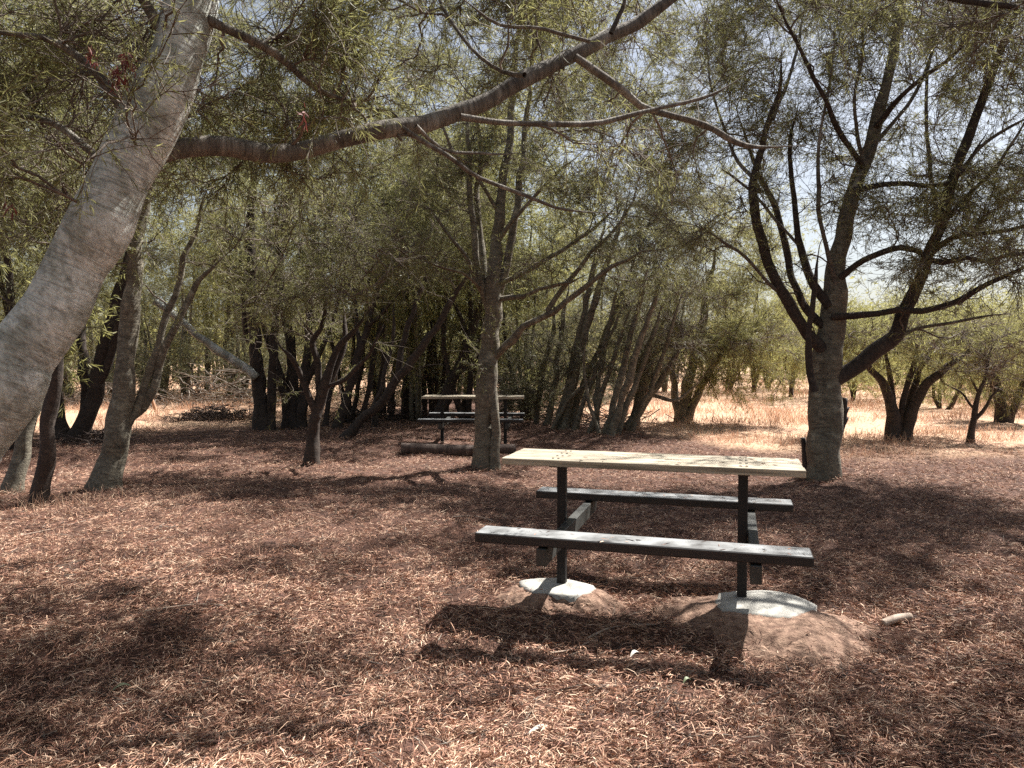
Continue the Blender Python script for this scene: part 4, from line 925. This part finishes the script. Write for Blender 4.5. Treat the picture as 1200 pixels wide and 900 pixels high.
d = gdepth(478); pile(262, 470, d, 160, 2.4, .9, 1.3, 1.7, .016, 'tall tangle of grey dead branches at the back of the pale clearing', 'dead', 2)
d = gdepth(478); pile(115, 470, d, 90, 1.4, .8, .9, 1.5, .014, 'tangle of pale fallen branches seen past the black forked trunk', 'dead', 3)
d = gdepth(492); pile(620, 490, d, 150, 1.4, .7, .75, 1.2, .013, 'dark tangle of dead branches right of the far table', 'dead_dark', 4)
d = gdepth(493); pile(440, 490, d, 120, 1.5, .6, .6, 1.1, .012, 'loose tangle of dead branches left of the far table', 'dead_dark', 5)
d = gdepth(500); pile(705, 500, d, 90, 1.3, .5, .35, 1.0, .011, 'scattered dead branches at the foot of the slanting thicket', 'dead_dark', 6)
d = gdepth(520); pile(118, 518, d, 70, .8, .4, .22, .9, .012, 'fallen dead sticks at the foot of the black forked trunk', 'dead_dark', 7)

def thing_tube(name, pts, mat, label, cat, rough=.06, sides=12, n=24, group=None):
    pts = np.asarray(pts, float); q = spline(pts, n); m = MB()
    tubes(m, q[None, :, :3], q[None, :, 3], sides, 0, rough, 5)
    o = m.build(name, M[mat], None, q[0, :3]); o.location = tuple(q[0, :3])
    return tag(o, label, cat, group)
def on(u, v, dz=0.):
    c = G(u, v); return [c[0], c[1], hz(c[0], c[1]) + dz]
d = gdepth(531)
a, b = P(470, 531, d), P(604, 529, d + .15)
thing_tube('log', [[a[0], a[1], hz(a[0], a[1]) + .07, .10], [*(a * .5 + b * .5)[:2], hz(*(a * .5 + b * .5)[:2]) + .075, .105], [b[0], b[1], hz(b[0], b[1]) + .07, .09]], 'dead_dark', 'long grey log lying in front of the far table', 'log', .05, 16, 30)
thing_tube('wooden_stake', [[*on(183, 487), .045], [*P(176, 462, gdepth(487)), .04]], 'orange', 'short orange wooden stake leaning in the pale clearing', 'stake', .03)
d = gdepth(560) ; c = P(945, 556, d)
thing_tube('charred_stake', [[c[0], c[1], hz(c[0], c[1]) - .05, .05], [*P(944, 535, d), .047], [*P(941, 513, d), .03]], 'char', 'short charred stake standing left of the forked tree', 'stake', .14)
# burnt broken branch standing behind the forked tree, with ragged rings of char
d = gdepth(556)
st = empty('burnt_branch', (P(978, 556, d)[0], d, hz(P(978, 556, d)[0], d))); tag(st, 'burnt ragged branch propped upright against the forked tree', 'branch')
m = MB(); q = spline([[*P(976, 556, d), .05], [*P(980, 520, d), .06], [*P(985, 490, d), .075], [*P(989, 466, d), .05]], 26)
tubes(m, q[None, :, :3], q[None, :, 3], 12, 0, .16, 3); stem_ob = m.build('stem', M['char'], st, st.location)
for (u, v) in [(991, 482), (990, 494), (989, 474)]:
    m = MB(); tubes(m, np.array([[P(986, v + 6, d), P(u, v, d - .02), P(u + 4, v - 5, d - .03)]]), np.array([[.04, .034, .012]]), 8, 0, .1, int(v)); m.build('snag', M['char'], stem_ob, st.location)
thing_tube('cut_stick', [[*on(1034, 735, .03), .022], [*on(1050, 732, .035), .024], [*on(1066, 728, .035), .023]], 'stick', 'short thick bare stick on the litter right of the sunny mound', 'stick', .06)
for pts, r, lab in [
    ([(690, 745), (712, 738), (740, 733), (770, 737), (782, 722)], .007, 'thin curled twig between the two soil mounds'),
    ([(645, 762), (668, 758), (690, 750)], .006, 'thin straight twig in the shadow before the left mound'),
    ([(170, 726), (200, 722), (232, 720), (262, 722)], .006, 'long pale twig lying on the sunlit litter at left'),
    ([(782, 852), (795, 862), (812, 872)], .006, 'small slanted twig on the litter in front of the table'),
    ([(20, 640), (60, 632), (110, 622)], .005, 'thin twig lying on litter near the brown straight trunk'),
    ([(530, 608), (556, 607), (580, 612)], .008, 'weathered twig on litter left of the near bench')]:
    thing_tube('twig', [[*on(u, v, .018), r * (1 - .4 * i / len(pts))] for i, (u, v) in enumerate(pts)], 'stick', lab, 'twig', .08, 7, 20, 'twigs on the litter')
def big_leaf(u, v, ln, w, rz, mat, label):
    c = on(u, v, .02); m = MB(); k = 9; t = np.linspace(0, 1, k); V = []
    for i in range(k):
        ww = w * math.sin(PI * min(.999, max(.02, t[i]))) ** .7; z = .012 * math.sin(PI * t[i])
        for s_, dz in ((-1, .010), (0, 0), (1, .008)): V.append([t[i] * ln - ln / 2, s_ * ww / 2 + .012 * math.sin(2.2 * t[i]), z + dz * abs(s_) * math.sin(PI * t[i])])
    q = [[i * 3 + j, i * 3 + j + 1, i * 3 + j + 4, i * 3 + j + 3] for i in range(k - 1) for j in range(2)]
    m.add(np.array(V), [np.array(q)], 0, True); o = m.build('fallen_leaf', M[mat]); o.location = c; o.rotation_euler = (.1, -.08, rz)
    tag(o, label, 'leaf', 'large fallen leaves')
big_leaf(745, 770, .07, .03, .4, 'paper_leaf', 'curled white leaf in the shade in front of the right mound')
big_leaf(634, 852, .12, .03, .1, 'paper_leaf', 'long bleached leaf on the bottom litter')
big_leaf(142, 803, .09, .03, .5, 'green_leaf', 'grey green leaf on the litter at lower left')
big_leaf(806, 804, .05, .025, .2, 'green_leaf', 'small green leaf on the litter in front of the sunny mound')

# ------------------------------------------------------------------ light, sky, camera
SUN = np.array([.52, .45, 1.0]); SUN = SUN / np.linalg.norm(SUN)
sun = bpy.data.lights.new('sun', 'SUN'); sun.energy = 5.0; sun.angle = math.radians(.45); sun.color = (1., .95, .88)
so = bpy.data.objects.new('sun', sun); COL.objects.link(so); so.rotation_euler = Vector(SUN).to_track_quat('Z', 'Y').to_euler(); so.location = (6, 5, 12)
w = bpy.data.worlds.new('World'); scene.world = w; w.use_nodes = True
nt = w.node_tree; bg = nt.nodes['Background']
sky = nt.nodes.new('ShaderNodeTexSky'); sky.sky_type = 'NISHITA'; sky.sun_disc = False
sky.sun_elevation = math.asin(SUN[2]); sky.sun_rotation = math.atan2(SUN[0], SUN[1])
sky.air_density = 1.0; sky.dust_density = 2.2; sky.ozone_density = 1.0
hs = nt.nodes.new('ShaderNodeHueSaturation'); hs.inputs['Saturation'].default_value = .62; nt.links.new(sky.outputs[0], hs.inputs['Color']); nt.links.new(hs.outputs[0], bg.inputs[0]); bg.inputs[1].default_value = .052

cam = bpy.data.cameras.new('camera'); co = bpy.data.objects.new('camera', cam); COL.objects.link(co)
cam.sensor_width = 36; cam.lens = 36 * F / 1200; cam.clip_end = 3000; cam.clip_start = .05
co.location = (0, 0, H); co.rotation_euler = (PI / 2 - PITCH, 0, 0)
scene.camera = co
scene.view_settings.view_transform = 'Standard'; scene.view_settings.look = 'None'
scene.view_settings.gamma = 1; scene.view_settings.use_curve_mapping = False
scene.view_settings.exposure = 1.48
c = scene.cycles
c.max_bounces = 5; c.diffuse_bounces = 3; c.glossy_bounces = 2; c.transmission_bounces = 4; c.transparent_max_bounces = 4
c.use_denoising = False; c.sample_clamp_indirect = 4; c.caustics_reflective = False; c.caustics_refractive = False
